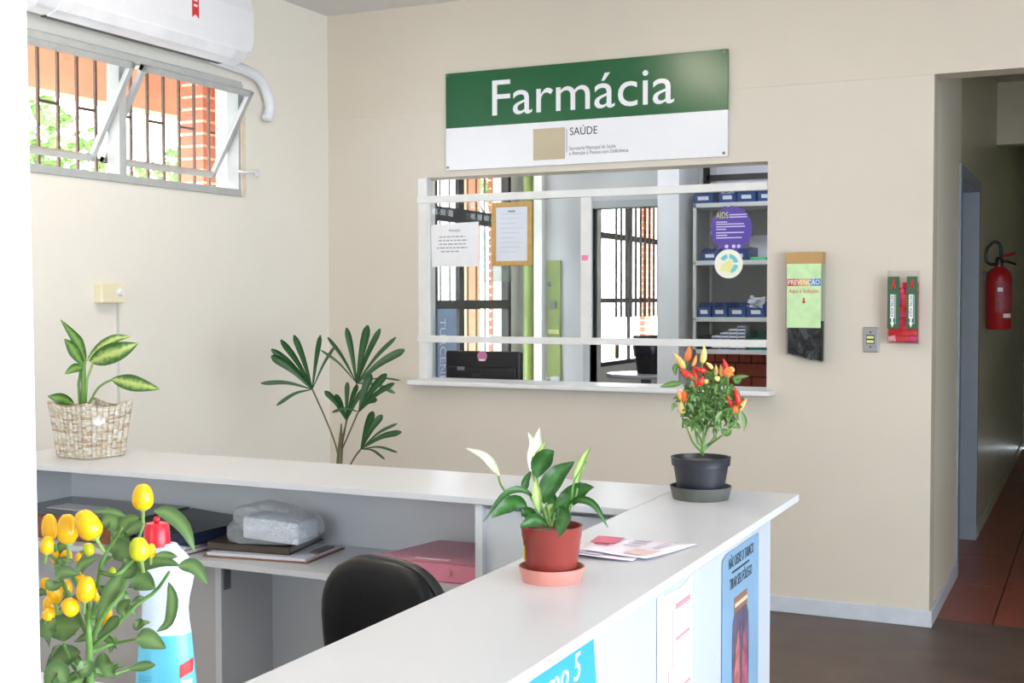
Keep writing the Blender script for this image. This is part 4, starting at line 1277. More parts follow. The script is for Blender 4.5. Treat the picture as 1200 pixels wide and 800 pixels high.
t = thing('wooden_case', 'low wooden case with dark glass top inside the counter shelf', 'case', (-2.58, 2.68, zq))
MB().box(-2.815, -2.36, 2.56, 2.815, zq, zq + 0.062).build('case_body', mat('red_brown_wood', (122, 72, 44), 0.4, 0.25, 30), t, bevel=0.003)
MB().box(-2.812, -2.363, 2.563, 2.812, zq + 0.062, zq + 0.072).build('glass_top', mat('smoked_top', (84, 80, 80), 0.15, 0.2, 6), t, bevel=0.002)
MB().box(-2.72, -2.56, 2.62, 2.70, zq + 0.072, zq + 0.0728).build('card', M_paper, t)

# books and black folder
bx0, bx1 = -2.35, -2.135
mats = [('dark_red_book', 'dark red book at the bottom of the pile under the black folder', (112, 34, 40), 0.014), ('thin_white_book', 'thin white booklet in the pile under the black folder', (214, 214, 220), 0.007)]
z = zq
for nm, lb, col, h in mats:
    o = thing('book', lb, 'book', ((bx0 + bx1) / 2, 2.66, z))
    MB().box(bx0 + 0.02, bx1 - 0.01, 2.535, 2.77, z, z + 0.002).box(bx0 + 0.02, bx1 - 0.01, 2.535, 2.77, z + h - 0.002, z + h).box(bx0 + 0.02, bx0 + 0.022, 2.535, 2.77, z, z + h).build('cover', mat(nm, col, 0.5), o)
    MB().box(bx0 + 0.0225, bx1 - 0.014, 2.54, 2.766, z + 0.002, z + h - 0.002).build('pages', M_paper, o)
    z += h + 0.0005
t = thing('ring_binder', 'black ring binder with navy edge lying beside the plastic bag', 'binder', ((bx0 + bx1) / 2, 2.68, z))
rt_ = 0.06
cs = [(bx0, 2.56), (bx1, 2.545), (bx1 + 0.012, 2.80), (bx0, 2.815)]
slab('lower_cover', cs, z, z + 0.003, mat('navy_board', (24, 34, 62), 0.4), t)
slab('pages', [(bx0 + .006, 2.57), (bx1 - .012, 2.556), (bx1 - 0.004, 2.79), (bx0 + .006, 2.80)], z + 0.003, z + 0.030, mat('navy_filler', (30, 44, 76), 0.5, 0.3, 120), t)
MB().poly([(cs[0][0], cs[0][1], z + 0.042), (cs[1][0], cs[1][1], z + 0.031), (cs[2][0], cs[2][1], z + 0.031), (cs[3][0], cs[3][1], z + 0.042),
           (cs[0][0], cs[0][1], z + 0.045), (cs[1][0], cs[1][1], z + 0.034), (cs[2][0], cs[2][1], z + 0.034), (cs[3][0], cs[3][1], z + 0.045)],
          [(3, 2, 1, 0), (4, 5, 6, 7), (0, 1, 5, 4), (1, 2, 6, 5), (2, 3, 7, 6), (3, 0, 4, 7)]).build('upper_cover', mat('black_board', (30, 30, 34), 0.35), t)
slab('spine', [(bx0 - 0.004, 2.56), (bx0, 2.56), (bx0, 2.815), (bx0 - .004, 2.815)], z, z + 0.045, mat('black_board', (30, 30, 34), 0.35), t)

# clipboard, notebook, plastic bag
Pz = lambda px, py, z: onp(px, py, 'z', z)
a_, b_, c_ = Pz(238, 652, zq), Pz(360, 660.5, zq), Pz(404, 643, zq)
cb = para(a_, b_, c_)
ctr = ((cb[0][0] + cb[2][0]) / 2, (cb[0][1] + cb[2][1]) / 2)
t = thing('clipboard', 'brown clipboard with white sheets on the counter shelf', 'clipboard', (ctr[0], ctr[1], zq))
slab('board', cb, zq, zq + 0.004, mat('hardboard', (128, 92, 64), 0.5, 0.15, 30), t)
ins = lambda k: [(ctr[0] + (p[0] - ctr[0]) * k, ctr[1] + (p[1] - ctr[1]) * k) for p in cb]
slab('paper_stack', ins(0.95), zq + 0.004, zq + 0.011, mat('grey_white_paper', (212, 212, 224), 0.7, 0.05, 60), t)
e_ = V((cb[2][0] - cb[1][0], cb[2][1] - cb[1][1], 0))
m_ = V((cb[1][0], cb[1][1], 0)) + e_ * 0.55
ed = e_.normalized()
pd = V((-ed.y, ed.x, 0))
MB().obox(m_ + pd * 0.018 + ZD * (zq + 0.014), ed * 0.045, pd * 0.012, ZD * 0.003).build('metal_clip', M_screw, t, bevel=0.001)
zb_ = zq + 0.0115
a_, b_, c_ = Pz(243, 643.5, zb_), Pz(339, 650.5, zb_), Pz(379, 632, zb_)
nb = para(a_, b_, c_)
nc = ((nb[0][0] + nb[2][0]) / 2, (nb[0][1] + nb[2][1]) / 2)
t = thing('notebook', 'dark brown hardcover notebook under the plastic bag', 'notebook', (nc[0], nc[1], zb_))
slab('cover', nb, zb_, zb_ + 0.003, mat('brown_cover', (74, 62, 54), 0.45, 0.2, 30), t)
slab('pages', [(nc[0] + (p[0] - nc[0]) * 0.97, nc[1] + (p[1] - nc[1]) * 0.97) for p in nb], zb_ + 0.003, zb_ + 0.018, mat('page_edge', (150, 146, 150), 0.7, 0.1, 90), t)
slab('cover', nb, zb_ + 0.018, zb_ + 0.021, mat('brown_cover', (74, 62, 54), 0.45, 0.2, 30), t)
e1_ = [nb[0], nb[1]]
slab('spine', [nb[0], nb[1], (nb[1][0], nb[1][1] + 0.004), (nb[0][0], nb[0][1] + 0.004)], zb_, zb_ + 0.021, mat('brown_cover', (74, 62, 54), 0.45, 0.2, 30), t)
# crumpled bag
zg = zb_ + 0.0215
bc = Pz(318, 634, zg)
bcc = V((bc.x + 0.012, min(bc.y, 2.70), zg))
M_bag = bpy.data.materials.new('clear_plastic_film')
M_bag.use_nodes = True
nt = M_bag.node_tree
pb = nt.nodes['Principled BSDF']
nzb = nt.nodes.new('ShaderNodeTexNoise'); nzb.inputs['Scale'].default_value = 14
rpb = nt.nodes.new('ShaderNodeValToRGB')
rpb.color_ramp.elements[0].color = rgb(206, 216, 222); rpb.color_ramp.elements[1].color = rgb(238, 244, 248)
nt.links.new(nzb.outputs['Fac'], rpb.inputs['Fac']); nt.links.new(rpb.outputs['Color'], pb.inputs['Base Color'])
pb.inputs['Roughness'].default_value = 0.08
pb.inputs['Coat Weight'].default_value = 1.0
pb.inputs['Coat Roughness'].default_value = 0.05
pb.inputs['Alpha'].default_value = 0.32
t = thing('plastic_bag', 'crumpled clear plastic bag of papers on the brown notebook', 'bag', bcc)
rnd = random.Random(4)
bmb = bmesh.new()
bmesh.ops.create_icosphere(bmb, subdivisions=4, radius=1)
import mathutils.noise as mn
def bagmesh(sc_, crum, seed):
    bm = bmb.copy()
    for v in bm.verts:
        d = v.co.copy()
        n_ = mn.ridged_multi_fractal(d * 1.7 + V((seed, 0, 0)), 0.9, 2.1, 4, 1.0, 2.0)
        r = 1 + (n_ - 1.1) * crum
        p = d * r
        px_ = math.copysign(abs(p.x) ** 0.75, p.x); py_ = math.copysign(abs(p.y) ** 0.8, p.y)
        z_ = max(p.z, -0.62)
        z_ = z_ * (1 - 0.16 * px_)
        v.co = V((px_ * sc_[0], py_ * sc_[1], z_ * sc_[2]))
    zmin = min(v.co.z for v in bm.verts)
    for v in bm.verts:
        v.co.z -= zmin
        v.co = Matrix.Rotation(0.12, 4, 'Z') @ v.co
    me = bpy.data.meshes.new('bag'); bm.to_mesh(me); bm.free()
    for p in me.polygons: p.use_smooth = True
    return me
def addmesh(name, me, material, parent, loc):
    me.materials.append(material)
    o = bpy.data.objects.new(name, me); C.objects.link(o); o.parent = parent
    o.location = V(loc) - ORG[parent]; ORG[o] = ORG[parent]
    return o
addmesh('film', bagmesh((0.128, 0.085, 0.060), 0.16, 3.0), M_bag, t, bcc)
MB().obox(bcc + V((0.022, -0.005, 0.040)), (0.078, 0.012, -0.006), (-0.006, 0.055, 0), (0, 0.0, 0.028)).build('contents', mat('bag_contents', (222, 226, 236), 0.6, 0.08, 30), t, bevel=0.006)
bmb.free()
# pink folder
t = thing('document_folder', 'pink translucent document folder behind the black chair', 'folder', (-1.5, 2.65, zq))
M_pinkf = mat('pink_polypropylene', (212, 132, 152), 0.3, 0.06, 12)
xR = xd - 0.012
fc = [(xR - 0.30, 2.54), (xR - 0.005, 2.555), (xR - 0.01, 2.81), (xR - 0.25, 2.80)]
slab('box', fc, zq, zq + 0.046, M_pinkf, t, bevel=0.004)
slab('flap', [(fc[0][0] - 0.002, 2.5385), (fc[1][0] + 0.001, 2.5535), (fc[1][0], 2.60), (fc[0][0] + 0.01, 2.585)], zq + 0.0465, zq + 0.048, M_pinkf, t)
slab('label', [(xR - 0.19, 2.565), (xR - 0.10, 2.57), (xR - 0.10, 2.582), (xR - 0.19, 2.577)], zq + 0.0481, zq + 0.0488, mat('pale_pink_label', (238, 206, 214), 0.5), t)
MB().tube([(xR - 0.09, 2.552, zq + 0.026), (xR - 0.09, 2.546, zq + 0.026)], 0.010, 14).build('button', M_pinkf, t)

# ================================================================== CHAIR
bcent = at(457, 735, 2.35)
Fh = V((fw.x, fw.y, 0)).normalized()
Rh = V((RT.x, RT.y, 0)).normalized()
wdir = (Rh * math.cos(math.radians(38)) - Fh * math.sin(math.radians(38))).normalized()
ndir = V((wdir.y, -wdir.x, 0))          # towards the camera
if ndir.dot(Fh) > 0:
    ndir = -ndir
hwid = 74 / FPX * 2.35 / math.cos(math.radians(38))
ztop = at(463, 653, 2.35).z
hht = 0.165
cc = V((bcent.x, bcent.y, ztop - hht))
root = V((cc.x, cc.y, 0)) + ndir * 0.24
t = thing('office_chair', 'black padded office chair inside the reception counter', 'chair', root)


def pad(c, u, v_, n_, hu, hv, hn, ex=3.0, rim=0.5, nn=40, bow=0.0):
    mb = MB()
    rings = [(-1, 0.86), (-0.75, 0.96), (-0.3, 1.0), (0.3, 1.0), (0.72, 0.965), (1.0, 0.88), (1.12, 0.6), (1.16, 0.25)]
    for (h, k) in rings:
        for j in range(nn):
            a = 2 * math.pi * j / nn
            ca, sa = math.cos(a), math.sin(a)
            x = math.copysign(abs(ca) ** (2 / ex), ca) * hu * k
            y = math.copysign(abs(sa) ** (2 / ex), sa) * hv * k
            mb.v.append(c + u * x + v_ * y + n_ * (h * hn + bow * (x / hu) ** 2))
    for i in range(len(rings) - 1):
        for j in range(nn):
            j2 = (j + 1) % nn
            mb.f.append((i * nn + j, i * nn + j2, (i + 1) * nn + j2, (i + 1) * nn + j))
    mb.f.append(tuple(range(nn))[::-1])
    mb.f.append(tuple((len(rings) - 1) * nn + j for j in range(nn)))
    return mb


tilt = (ZD - ndir * -0.12).normalized()
pad(cc, wdir, tilt, ndir, hwid, hht, 0.022, 3.0, bow=0.02).build('backrest', M_leather, t, smooth=True)
pad(cc - ndir * 0.012, wdir, tilt, -ndir, hwid * 1.03, hht * 1.03, 0.016, 3.0).build('backrest_shell', M_black, t, smooth=True)
sc_ = V((root.x, root.y, 0.46))
pad(sc_, wdir, ndir, ZD, 0.21, 0.20, 0.03, 3.2).build('seat', M_leather, t, smooth=True)
MB().tube([cc - ndir * 0.035 - ZD * 0.08, cc - ndir * 0.04 - ZD * 0.26, V((cc.x, cc.y, 0.43)) - ndir * 0.02, sc_ - ZD * 0.04], 0.018, 8).build('back_bar', M_black, t, smooth=True)
MB().tube([V((root.x, root.y, 0.08)), V((root.x, root.y, 0.43))], 0.025, 12).build('gas_column', M_black, t)
for k in range(5):
    a = k * 2 * math.pi / 5 + 0.3
    d_ = V((math.cos(a), math.sin(a), 0))
    MB().tube([V((root.x, root.y, 0.10)), V((root.x, root.y, 0.07)) + d_ * 0.27], [0.022, 0.014], 8).build('base_leg', M_black, t)
    w_ = d_.cross(ZD)
    MB().tube([V((root.x, root.y, 0.027)) + d_ * 0.27 - w_ * 0.018, V((root.x, root.y, 0.027)) + d_ * 0.27 + w_ * 0.018], 0.027, 14).build('castor', M_black, t)

# ================================================================== LEAFLETS ON THE COUNTER
def leaflet(label, quad, z, red=None):
    pts = [Pz(*q, CZ + z) for q in quad]
    c = sum(pts, V((0, 0, 0))) / 4
    t = thing('leaflet', label, 'leaflet', c)
    n = 6
    mb = MB()
    for i in range(n + 1):
        for j in range(n + 1):
            u, v = i / n, j / n
            p = pts[0] * (1 - u) * (1 - v) + pts[1] * u * (1 - v) + pts[2] * u * v + pts[3] * (1 - u) * v
            p = p + ZD * (0.004 * u ** 3 + 0.0025 * (math.sin(v * 3 + u * 2) + 1) * u)
            mb.v.append(p)
    for i in range(n):
        for j in range(n):
            a = i * (n + 1) + j
            mb.f.append((a, a + 1, a + n + 2, a + n + 1))
    o = mb.build('sheet', M_leaf_p, t, smooth=True)
    s = o.modifiers.new('thickness', 'SOLIDIFY'); s.thickness = 0.0012
    if red:
        for (u0, u1, v0, v1, mm) in red:
            q = []
            for (u, v) in ((u0, v0), (u1, v0), (u1, v1), (u0, v1)):
                p = pts[0] * (1 - u) * (1 - v) + pts[1] * u * (1 - v) + pts[2] * u * v + pts[3] * (1 - u) * v
                q.append(p + ZD * (0.0018 + 0.004 * u ** 3 + 0.0025 * (math.sin(v * 3 + u * 2) + 1) * u))
            MB().prism(q, (0, 0, 0.0004)).build('print_block', mm, t)
    return t


M_leaf_p = mat('pinkish_paper', (236, 226, 236), 0.35, 0.04, 20)
M_lred = mat('leaflet_red', (206, 84, 112), 0.45, 0.08, 30)
M_lgrey = mat('leaflet_grey', (206, 198, 214), 0.5, 0.08, 60)
M_lorange = mat('leaflet_peach', (226, 190, 184), 0.45, 0.1, 60)
leaflet('white and red leaflet lying under the other beside the red pot', [(672, 637), (668, 653), (742, 659), (757, 641)], 0.001, [(0.75, 0.95, 0.05, 0.5, M_lgrey)])
leaflet('pale pink leaflet with red picture on the counter beside the red pot', [(700, 627.5), (678, 648), (757, 656), (817, 637)], 0.004,
        [(0.05, 0.5, 0.02, 0.30, M_lred), (0.1, 0.18, 0.42, 0.6, M_lgrey), (0.28, 0.34, 0.42, 0.62, M_lgrey), (0.45, 0.51, 0.42, 0.62, M_lgrey), (0.15, 0.5, 0.76, 0.82, M_lgrey), (0.62, 0.92, 0.62, 0.95, M_lorange), (0.55, 0.62, 0.1, 0.28, M_lred)])

# ================================================================== PLANTS
M_stem = mat('green_stem', (96, 138, 66), 0.5, 0.15, 40)
M_stem2 = mat('pale_stem', (140, 168, 92), 0.5, 0.12, 40)
M_brst = mat('brown_stem', (96, 92, 62), 0.7, 0.2, 40)
rnd = random.Random(9)


def jit(s=0.35):
    return -fw + UP * rnd.uniform(0.0, 2 * s) + RT * rnd.uniform(-s, s)


def ppts(lst, t0):
    """[(px, py, dt)] -> points around depth t0"""
    return [at(p[0], p[1], t0 + (p[2] if len(p) > 2 else 0)) for p in lst]


# ---- dumb cane in a woven basket
f0 = Pz(102, 539, CZ)
side = 0.142
ang = math.radians(45) + YAW
dirL = V((math.cos(math.radians(152) ), math.sin(math.radians(152)), 0))
lp, rp_ = Pz(65, 535, CZ), Pz(137, 531.5, CZ)
dl = (lp - f0); dr = (rp_ - f0)
dl.z = dr.z = 0
cen = f0 + dl * 0.5 + dr * 0.5
dl = dl.normalized() * 0.130; dr = V((-dl.y, dl.x, 0)) * (-1 if V((-dl.y, dl.x, 0)).dot(dr) < 0 else 1)
dr = dr.normalized() * 0.130
cen = f0 + (dl + dr) * 0.5
cen.y = min(cen.y, YBK - 0.10)
t = thing('basket_plant', 'variegated dumb cane in a woven square basket on the counter', 'potted plant', (cen.x, cen.y, CZ))
TB = 3.5
BH = 0.160
colr = {0: [], 1: [], 2: []}
mats_b = [mat('seagrass_cream', (206, 194, 172), 0.8, 0.25, 120, 0.6, 300), mat('seagrass_white', (218, 212, 202), 0.8, 0.2, 120, 0.6, 300), mat('seagrass_brown', (186, 162, 140), 0.8, 0.3, 120, 0.6, 300)]
groups = [MB(), MB(), MB()]
NR = 24
for r in range(NR):
    h = (r + 0.5) / NR
    k = 0.5 * (1 + 0.26 * h)
    cs = [cen - dl * k - dr * k, cen + dl * k - dr * k, cen + dl * k + dr * k, cen - dl * k + dr * k]
    wts = (0.6, 0.3, 0.1) if (r % 6) in (0, 1) else ((0.3, 0.6, 0.1) if r % 6 < 5 else (0.45, 0.15, 0.4))
    for s_ in range(4):
        pp_ = []
        for j in range(9):
            u = j / 8
            p = cs[s_].lerp(cs[(s_ + 1) % 4], u)
            pp_.append(p + ZD * (CZ + 0.002 - p.z + BH * h - 0.017 * math.sin(math.pi * u) ** 1.3 * h ** 2.5))
        for j in range(8):
            g_ = rnd.choices((0, 1, 2), wts)[0]
            mid_ = pp_[j].lerp(pp_[j + 1], 0.5)
            groups[g_].tube([pp_[j], mid_ + (mid_ - V((cen.x, cen.y, mid_.z))).normalized() * 0.0012, pp_[j + 1]], [BH / NR * 0.5, BH / NR * 0.62, BH / NR * 0.5], 6)
bwv = groups[0]
nf0 = len(bwv.f)
mi_ = [0] * nf0
for q_ in (1, 2):
    off_ = len(bwv.v)
    bwv.v += groups[q_].v
    bwv.f += [tuple(i_ + off_ for i_ in f_) for f_ in groups[q_].f]
    mi_ += [q_] * len(groups[q_].f)
bo_ = bwv.build('basket_weave', mats_b[0], t, smooth=True, fix=False)
bo_.data.materials.append(mats_b[1]); bo_.data.materials.append(mats_b[2])
bo_.data.polygons.foreach_set('material_index', mi_)
bo_['kind'] = 'stuff'
k = 0.58
cs = [cen - dl * k - dr * k, cen + dl * k - dr * k, cen + dl * k + dr * k, cen - dl * k + dr * k]
MB().poly([c + ZD * (CZ + BH * 0.72 - c.z) for c in cs]).build('soil', M_soil, t)
k = 0.5
MB().prism([V((c.x, c.y, CZ + 0.001)) for c in [cen - dl * k - dr * k, cen + dl * k - dr * k, cen + dl * k + dr * k, cen - dl * k + dr * k]], (0, 0, 0.006)).build('basket_base', mats_b[0], t)
lb = at(112, 495, 3.42)
nrm = (dl.normalized() - dr.normalized() * 0).normalized()
fc_ = cen - dl * 0.585 + ZD * (CZ + 0.10 - cen.z)
wn = dr.normalized()
no = -dl.normalized()
MB().prism([fc_ + wn * a + ZD * b + no * 0.004 for a, b in ((-.055, .01), (-.035, .03), (-.03, .018), (-.012, .014), (-.015, 0.0), (-.045, -.004))], no * 0.001).build('white_tag', M_paper, t)
M_dumb = leaf_mat('dumb_cane_leaf', (58, 104, 44), (188, 206, 120), 1.0)
M_dumbd = leaf_mat('dumb_cane_leaf_dark', (52, 98, 42), (128, 166, 78), 0.8)
TD = (V((cen.x, cen.y, 1.2)) - CAM).dot(fw)
for lst, w_, mm in (([(101, 424), (93, 405, .01), (87, 394, 0), (71, 374.5, -.02)], 13, M_dumbd), ([(98, 428), (89, 415, -.02), (83, 405, -.03), (75.5, 397, -.05)], 13, M_dumbd),
                    ([(98, 430), (88, 431, -.03), (76, 438, -.05)], 11, M_dumbd), ([(102, 423), (118, 406, .05), (136, 396, .07), (154, 394.5, .1)], 12, M_dumb),
                    ([(105, 424), (122, 417, -.02), (142, 410, -.03), (162, 402, -.02)], 24, M_dumb), ([(130.5, 444), (148, 447, -.03), (165, 451, -.04), (187, 456, -.05)], 19, M_dumb),
                    ([(87, 474), (72, 467, -.03), (56, 464, -.05)], 13, M_dumbd)):
    leaf(t, ppts(lst, TD), w_ * TD / FPX, mm, face=jit(0.25), wav=0.04, n=10)
MB().tube(ppts([(98, 478), (98, 455), (98, 430), (100, 421)], TD), [0.009, 0.008, 0.006, 0.004], 8).build('stem', M_stem, t, smooth=True)
MB().tube(ppts([(94, 478), (92, 450), (95, 432)], TD), 0.004, 6).build('stem', M_stem, t, smooth=True)
MB().tube(ppts([(100, 478), (102, 445), (109, 425)], TD), 0.0035, 6).build('petiole', M_stem2, t, smooth=True)
MB().tube(crom(ppts([(104, 474), (113, 457), (122, 449), (131, 445)], TD), 10), 0.0032, 6).build('petiole', M_stem, t, smooth=True)

# ---- fan palm behind the counter
TP = 5.4
pb_ = at(397, 544, TP)
base = V((pb_.x, pb_.y, 0))
t = thing('fan_palm', 'dark green fan palm standing behind the counter near the corner', 'potted plant', base)
M_palm = leaf_mat('fan_palm_leaf', (34, 72, 38), (48, 92, 44), 0.7)
MB().lathe(base, [(0, 0), (0.12, 0), (0.16, 0.26), (0.175, 0.26), (0.175, 0.29), (0.155, 0.29), (0.15, 0.25), (0, 0.25)], 28).build('pot', mat('terracotta', (150, 88, 66), 0.7, 0.1), t, smooth='auto')
MB().tube([base + ZD * 0.24, at(398, 560, TP), at(397.5, 544, TP), at(399, 524, TP), at(400, 496, TP)], [0.016, 0.015, 0.014, 0.012, 0.003], 8).build('trunk', M_brst, t, smooth=True)
fans = [((366, 456), 0.03, [(305.5, 449), (324, 475), (318, 417), (318, 409), (329, 398), (344.5, 392.5), (375.5, 392.5), (393, 404.5)], [7, 6, 14, 11, 10, 10, 8, 5]),
        ((418, 449), 0.0, [(376, 410), (384, 395), (406, 384), (431, 381), (445.5, 385), (464, 395), (474, 409.5), (469.5, 445.5), (463, 460.5)], [4, 6, 10, 13, 10, 7, 13, 3, 6]),
        ((406, 492.5), -0.12, [(380.5, 458), (393, 462), (407, 447.5), (419, 450.5), (430, 452)], [9, 8, 8, 8, 9]),
        ((420.5, 482.5), -0.18, [(434.5, 437.5), (453, 438), (462, 449), (442, 468), (389, 483)], [13, 12, 9, 9, 5]),
        ((423, 526), -0.1, [(437.5, 482), (448, 486), (465.5, 496), (470.5, 506), (466, 530), (451, 538)], [12, 11, 5, 10, 4, 4])]
for (hub, dt, tips, ws) in fans:
    h = at(hub[0], hub[1], TP + dt)
    for (tip, w_) in zip(tips, ws):
        off = rnd.uniform(-0.10, 0.06)
        tp_ = at(tip[0], tip[1], TP + dt + off)
        mid = h.lerp(tp_, 0.5) + UP * 0.01 + ZD * 0.006
        leaf(t, [h, mid, tp_], w_ * TP / FPX * 0.74, M_palm, n=12, face=jit(0.2), fold=0.22, strap=True, name='leaflet_blade')
for lst in ([(366, 456, .03), (380, 487, .02), (392, 517, 0), (396, 533, 0)], [(418, 449, 0), (411, 475, 0), (402, 510, 0), (399, 524, 0)], [(406, 492, -.12), (403, 510, -.06), (400, 526, 0)], [(420, 482, -.18), (410, 505, -.09), (400, 528, 0)], [(423, 526, -.1), (416, 535, -.06), (404, 556, 0)]):
    MB().tube(crom(ppts(lst, TP), 10), 0.0036, 6).build('petiole', M_brst, t, smooth=True)


def saucer(label, c, r, h, material):
    return tag(MB().lathe(c, [(0, 0), (r * 0.9, 0), (r, h), (r * 0.955, h), (r * 0.86, 0.003), (0, 0.003)], 40).build('plant_saucer', material, smooth='auto', org=c), label, 'saucer')


# ---- peace lily in red pot
pc = Pz(646.5, 679, CZ)
pc = V((pc.x, pc.y, CZ))
TL = (pc - CAM).dot(fw)
u = TL / FPX
saucer('pink plastic saucer under the dark red pot', pc, 39 * u, 17 * u, mat('salmon_plastic', (208, 140, 130), 0.4, 0.05))
pot0 = pc + ZD * 0.0035
t = thing('peace_lily', 'peace lily with white spathes in a dark red pot on the counter', 'potted plant', pot0)
ph = 62 * u
rb, rt2 = 28.5 * u, 36 * u
MB().lathe(pot0, [(0, 0), (rb, 0), (rb + (rt2 - rb) * 0.78, ph * 0.78), (rt2 * 0.975, ph * 0.80), (rt2, ph * 0.97), (rt2 * 1.02, ph), (rt2 * 0.95, ph), (rt2 * 0.92, ph * 0.85), (0, ph * 0.85)], 44).build('pot', mat('dark_red_pot', (136, 52, 46), 0.35, 0.05, 10), t, smooth='auto')
MB().lathe(pot0 + ZD * ph * 0.85, [(rt2 * 0.93, 0.0), (rt2 * 0.6, 0.003), (0.001, 0.005)], 30).build('soil', M_soil, t, smooth=True)
toC2 = math.atan2(CAM.y - pot0.y, CAM.x - pot0.x)
cyl_patch(pot0, (rb + rt2) / 2 * 1.03, toC2 - 1.42, toC2 - 1.2, ph * 0.35, ph * 0.68, 4).build('yellow_label', mat('yellow_tag', (232, 196, 60), 0.5), t)
M_lily = leaf_mat('lily_leaf', (38, 84, 36), (62, 114, 48), 0.5, 0.34)
M_lilyp = leaf_mat('lily_leaf_pale', (120, 160, 70), (190, 210, 130), 0.7)
M_spathe = leaf_mat('white_spathe', (206, 218, 178), (246, 248, 240), 0.6)
soil_c = (646, 622)
for lst, w_, mm in (
        ([(585, 557, .02), (578, 545, .02), (566, 533, .02), (546.5, 525, .02)], 10, M_spathe),
        ([(622, 553, .03), (622, 535, .03), (624, 520, .03), (619, 506, .03)], 9, M_spathe),
        ([(624, 553, .05), (628, 533, .05), (630, 516, .05), (632.5, 501, .05)], 12, M_spathe),
        ([(676.5, 574, .02), (677, 555, .02), (682, 540, .02), (692, 523, .02)], 10, M_lilyp),
        ([(623, 549, .0), (629, 535, 0), (640, 518, 0)], 9, M_lilyp),
        ([(629, 560, -.02), (632, 545, -.02), (641, 534, -.03), (649, 528, -.03)], 22, M_lily),
        ([(637, 590, .02), (642, 572, .02), (655, 553, .02), (673, 541, .04)], 24, M_lily),
        ([(650, 596, 0), (665, 584, .01), (681, 574, .01), (696, 571, .0)], 22, M_lily),
        ([(619, 596, -.01), (605, 589, -.03), (591, 594, -.05), (576, 606, -.06)], 19, M_lily),
        ([(626, 582, -.01), (610, 573, -.03), (590, 580, -.05), (566, 612, -.06)], 8, M_lily),
        ([(666, 590, 0), (680, 585, -.02), (697, 592, -.03), (713, 619, -.03)], 9, M_lily),
        ([(655, 594, -.04), (660, 603, -.06), (658, 615, -.08), (655, 629, -.08)], 18, M_lily),
        ([(615, 576, .02), (616, 564, .02), (622, 552, .02)], 10, M_lily),
        ([(632, 600, -.02), (629, 580, -.02), (628, 560, -.02)], 11, M_lilyp),
        ([(640, 613, -.03), (625, 609, -.05), (610, 618, -.06)], 15, M_lily),
        ([(640, 610, 0), (642, 598, 0), (648, 590, 0)], 12, M_lilyp),
        ([(652, 612, -.02), (660, 600, -.02), (664, 588, -.02)], 13, M_lily),
        ([(646, 612, .04), (648, 590, .05), (642, 570, .06)], 14, M_lily),
        ([(630, 612, -.01), (618, 600, -.02), (612, 605, -.03)], 14, M_lily)):
    leaf(t, ppts(lst, TL), w_ * u * 1.02, mm, face=jit(0.35), wav=0.09, n=10, fold=0.34)
for lst in ([(640, 616), (628, 602), (604, 588), (588, 570), (584, 556)], [(643, 616), (634, 590), (624, 553)], [(650, 616), (664, 598), (674, 582), (676.5, 572)], [(640, 618), (630, 600), (619, 596)], [(646, 618), (640, 590)], [(650, 618), (664, 592)], [(644, 618), (634, 590), (629, 560)], [(646, 618), (650, 600)], [(640, 618), (630, 598), (620, 578)], [(652, 618), (668, 600), (672, 566), (688, 540)]):
    MB().tube(crom(ppts([(p[0], p[1], 0) for p in lst], TL), 10), 0.0018, 6).build('stalk', M_stem, t, smooth=True)
for (b0, b1) in (((584, 557), (580, 545)), ((625, 545), (626, 530))):
    MB().tube(ppts([(*b0, -.005), (*b1, -.005)], TL), [0.0022, 0.0016], 6).build('spadix', mat('cream_spadix', (226, 222, 170), 0.7, 0.2, 200), t, smooth=True)

# ---- ornamental chilli in black pot
pc = Pz(821, 583.5, CZ)
pc = V((pc.x, pc.y, CZ))
TC = (pc - CAM).dot(fw)
u = TC / FPX
saucer('dark grey saucer under the black pot', pc, 36 * u, 15 * u, mat('grey_saucer', (82, 84, 80), 0.5, 0.2, 15))
pot0 = pc + ZD * 0.0035
t = thing('chilli_plant', 'ornamental chilli plant with red and orange fruit in a black pot', 'potted plant', pot0)
ph = 47 * u
rb, rt2 = 25.5 * u, 34.5 * u
MB().lathe(pot0, [(0, 0), (rb, 0), (rb + (rt2 - rb) * 0.7, ph * 0.79), (rt2 * 0.985, ph * 0.80), (rt2, ph * 0.98), (rt2 * 1.02, ph), (rt2 * 0.95, ph), (rt2 * 0.92, ph * 0.86), (0, ph * 0.86)], 44).build('pot', mat('black_pot_plastic', (34, 36, 46), 0.4, 0.06, 10), t, smooth='auto')
MB().lathe(pot0 + ZD * ph * 0.86, [(rt2 * 0.93, 0.0), (rt2 * 0.6, 0.004), (0.001, 0.006)], 30).build('soil', M_soil, t, smooth=True)
Z = lambda x, y, dt=0: (760 + x / 3.807, 390 + y / 3.807, dt)
stems = [[Z(240, 545), Z(236, 480), Z(205, 420), Z(192, 330)], [Z(240, 545), Z(246, 450), Z(232, 360), Z(205, 250)], [Z(242, 545), Z(252, 450), Z(290, 380), Z(325, 300), Z(340, 210)], [Z(240, 530), Z(270, 500), Z(330, 455), Z(390, 400), Z(400, 340)], [Z(238, 530), Z(200, 490), Z(170, 420), Z(150, 370)], [Z(246, 470), Z(262, 400), Z(265, 300), Z(250, 170)], [Z(240, 520), Z(290, 470), Z(300, 400)], [Z(236, 500), Z(215, 470), Z(190, 300), Z(165, 190)]]
for s_ in stems:
    sp = crom(ppts([(p[0], p[1], rnd.uniform(-.06, .06) if i > 1 else 0) for i, p in enumerate(s_)], TC), 10)
    MB().tube(sp, [0.0034 - 0.0022 * i / 10 for i in range(11)], 6).build('branch', M_stem, t, smooth=True)
M_chl = leaf_mat('chilli_leaf', (70, 112, 52), (112, 146, 76), 0.5)
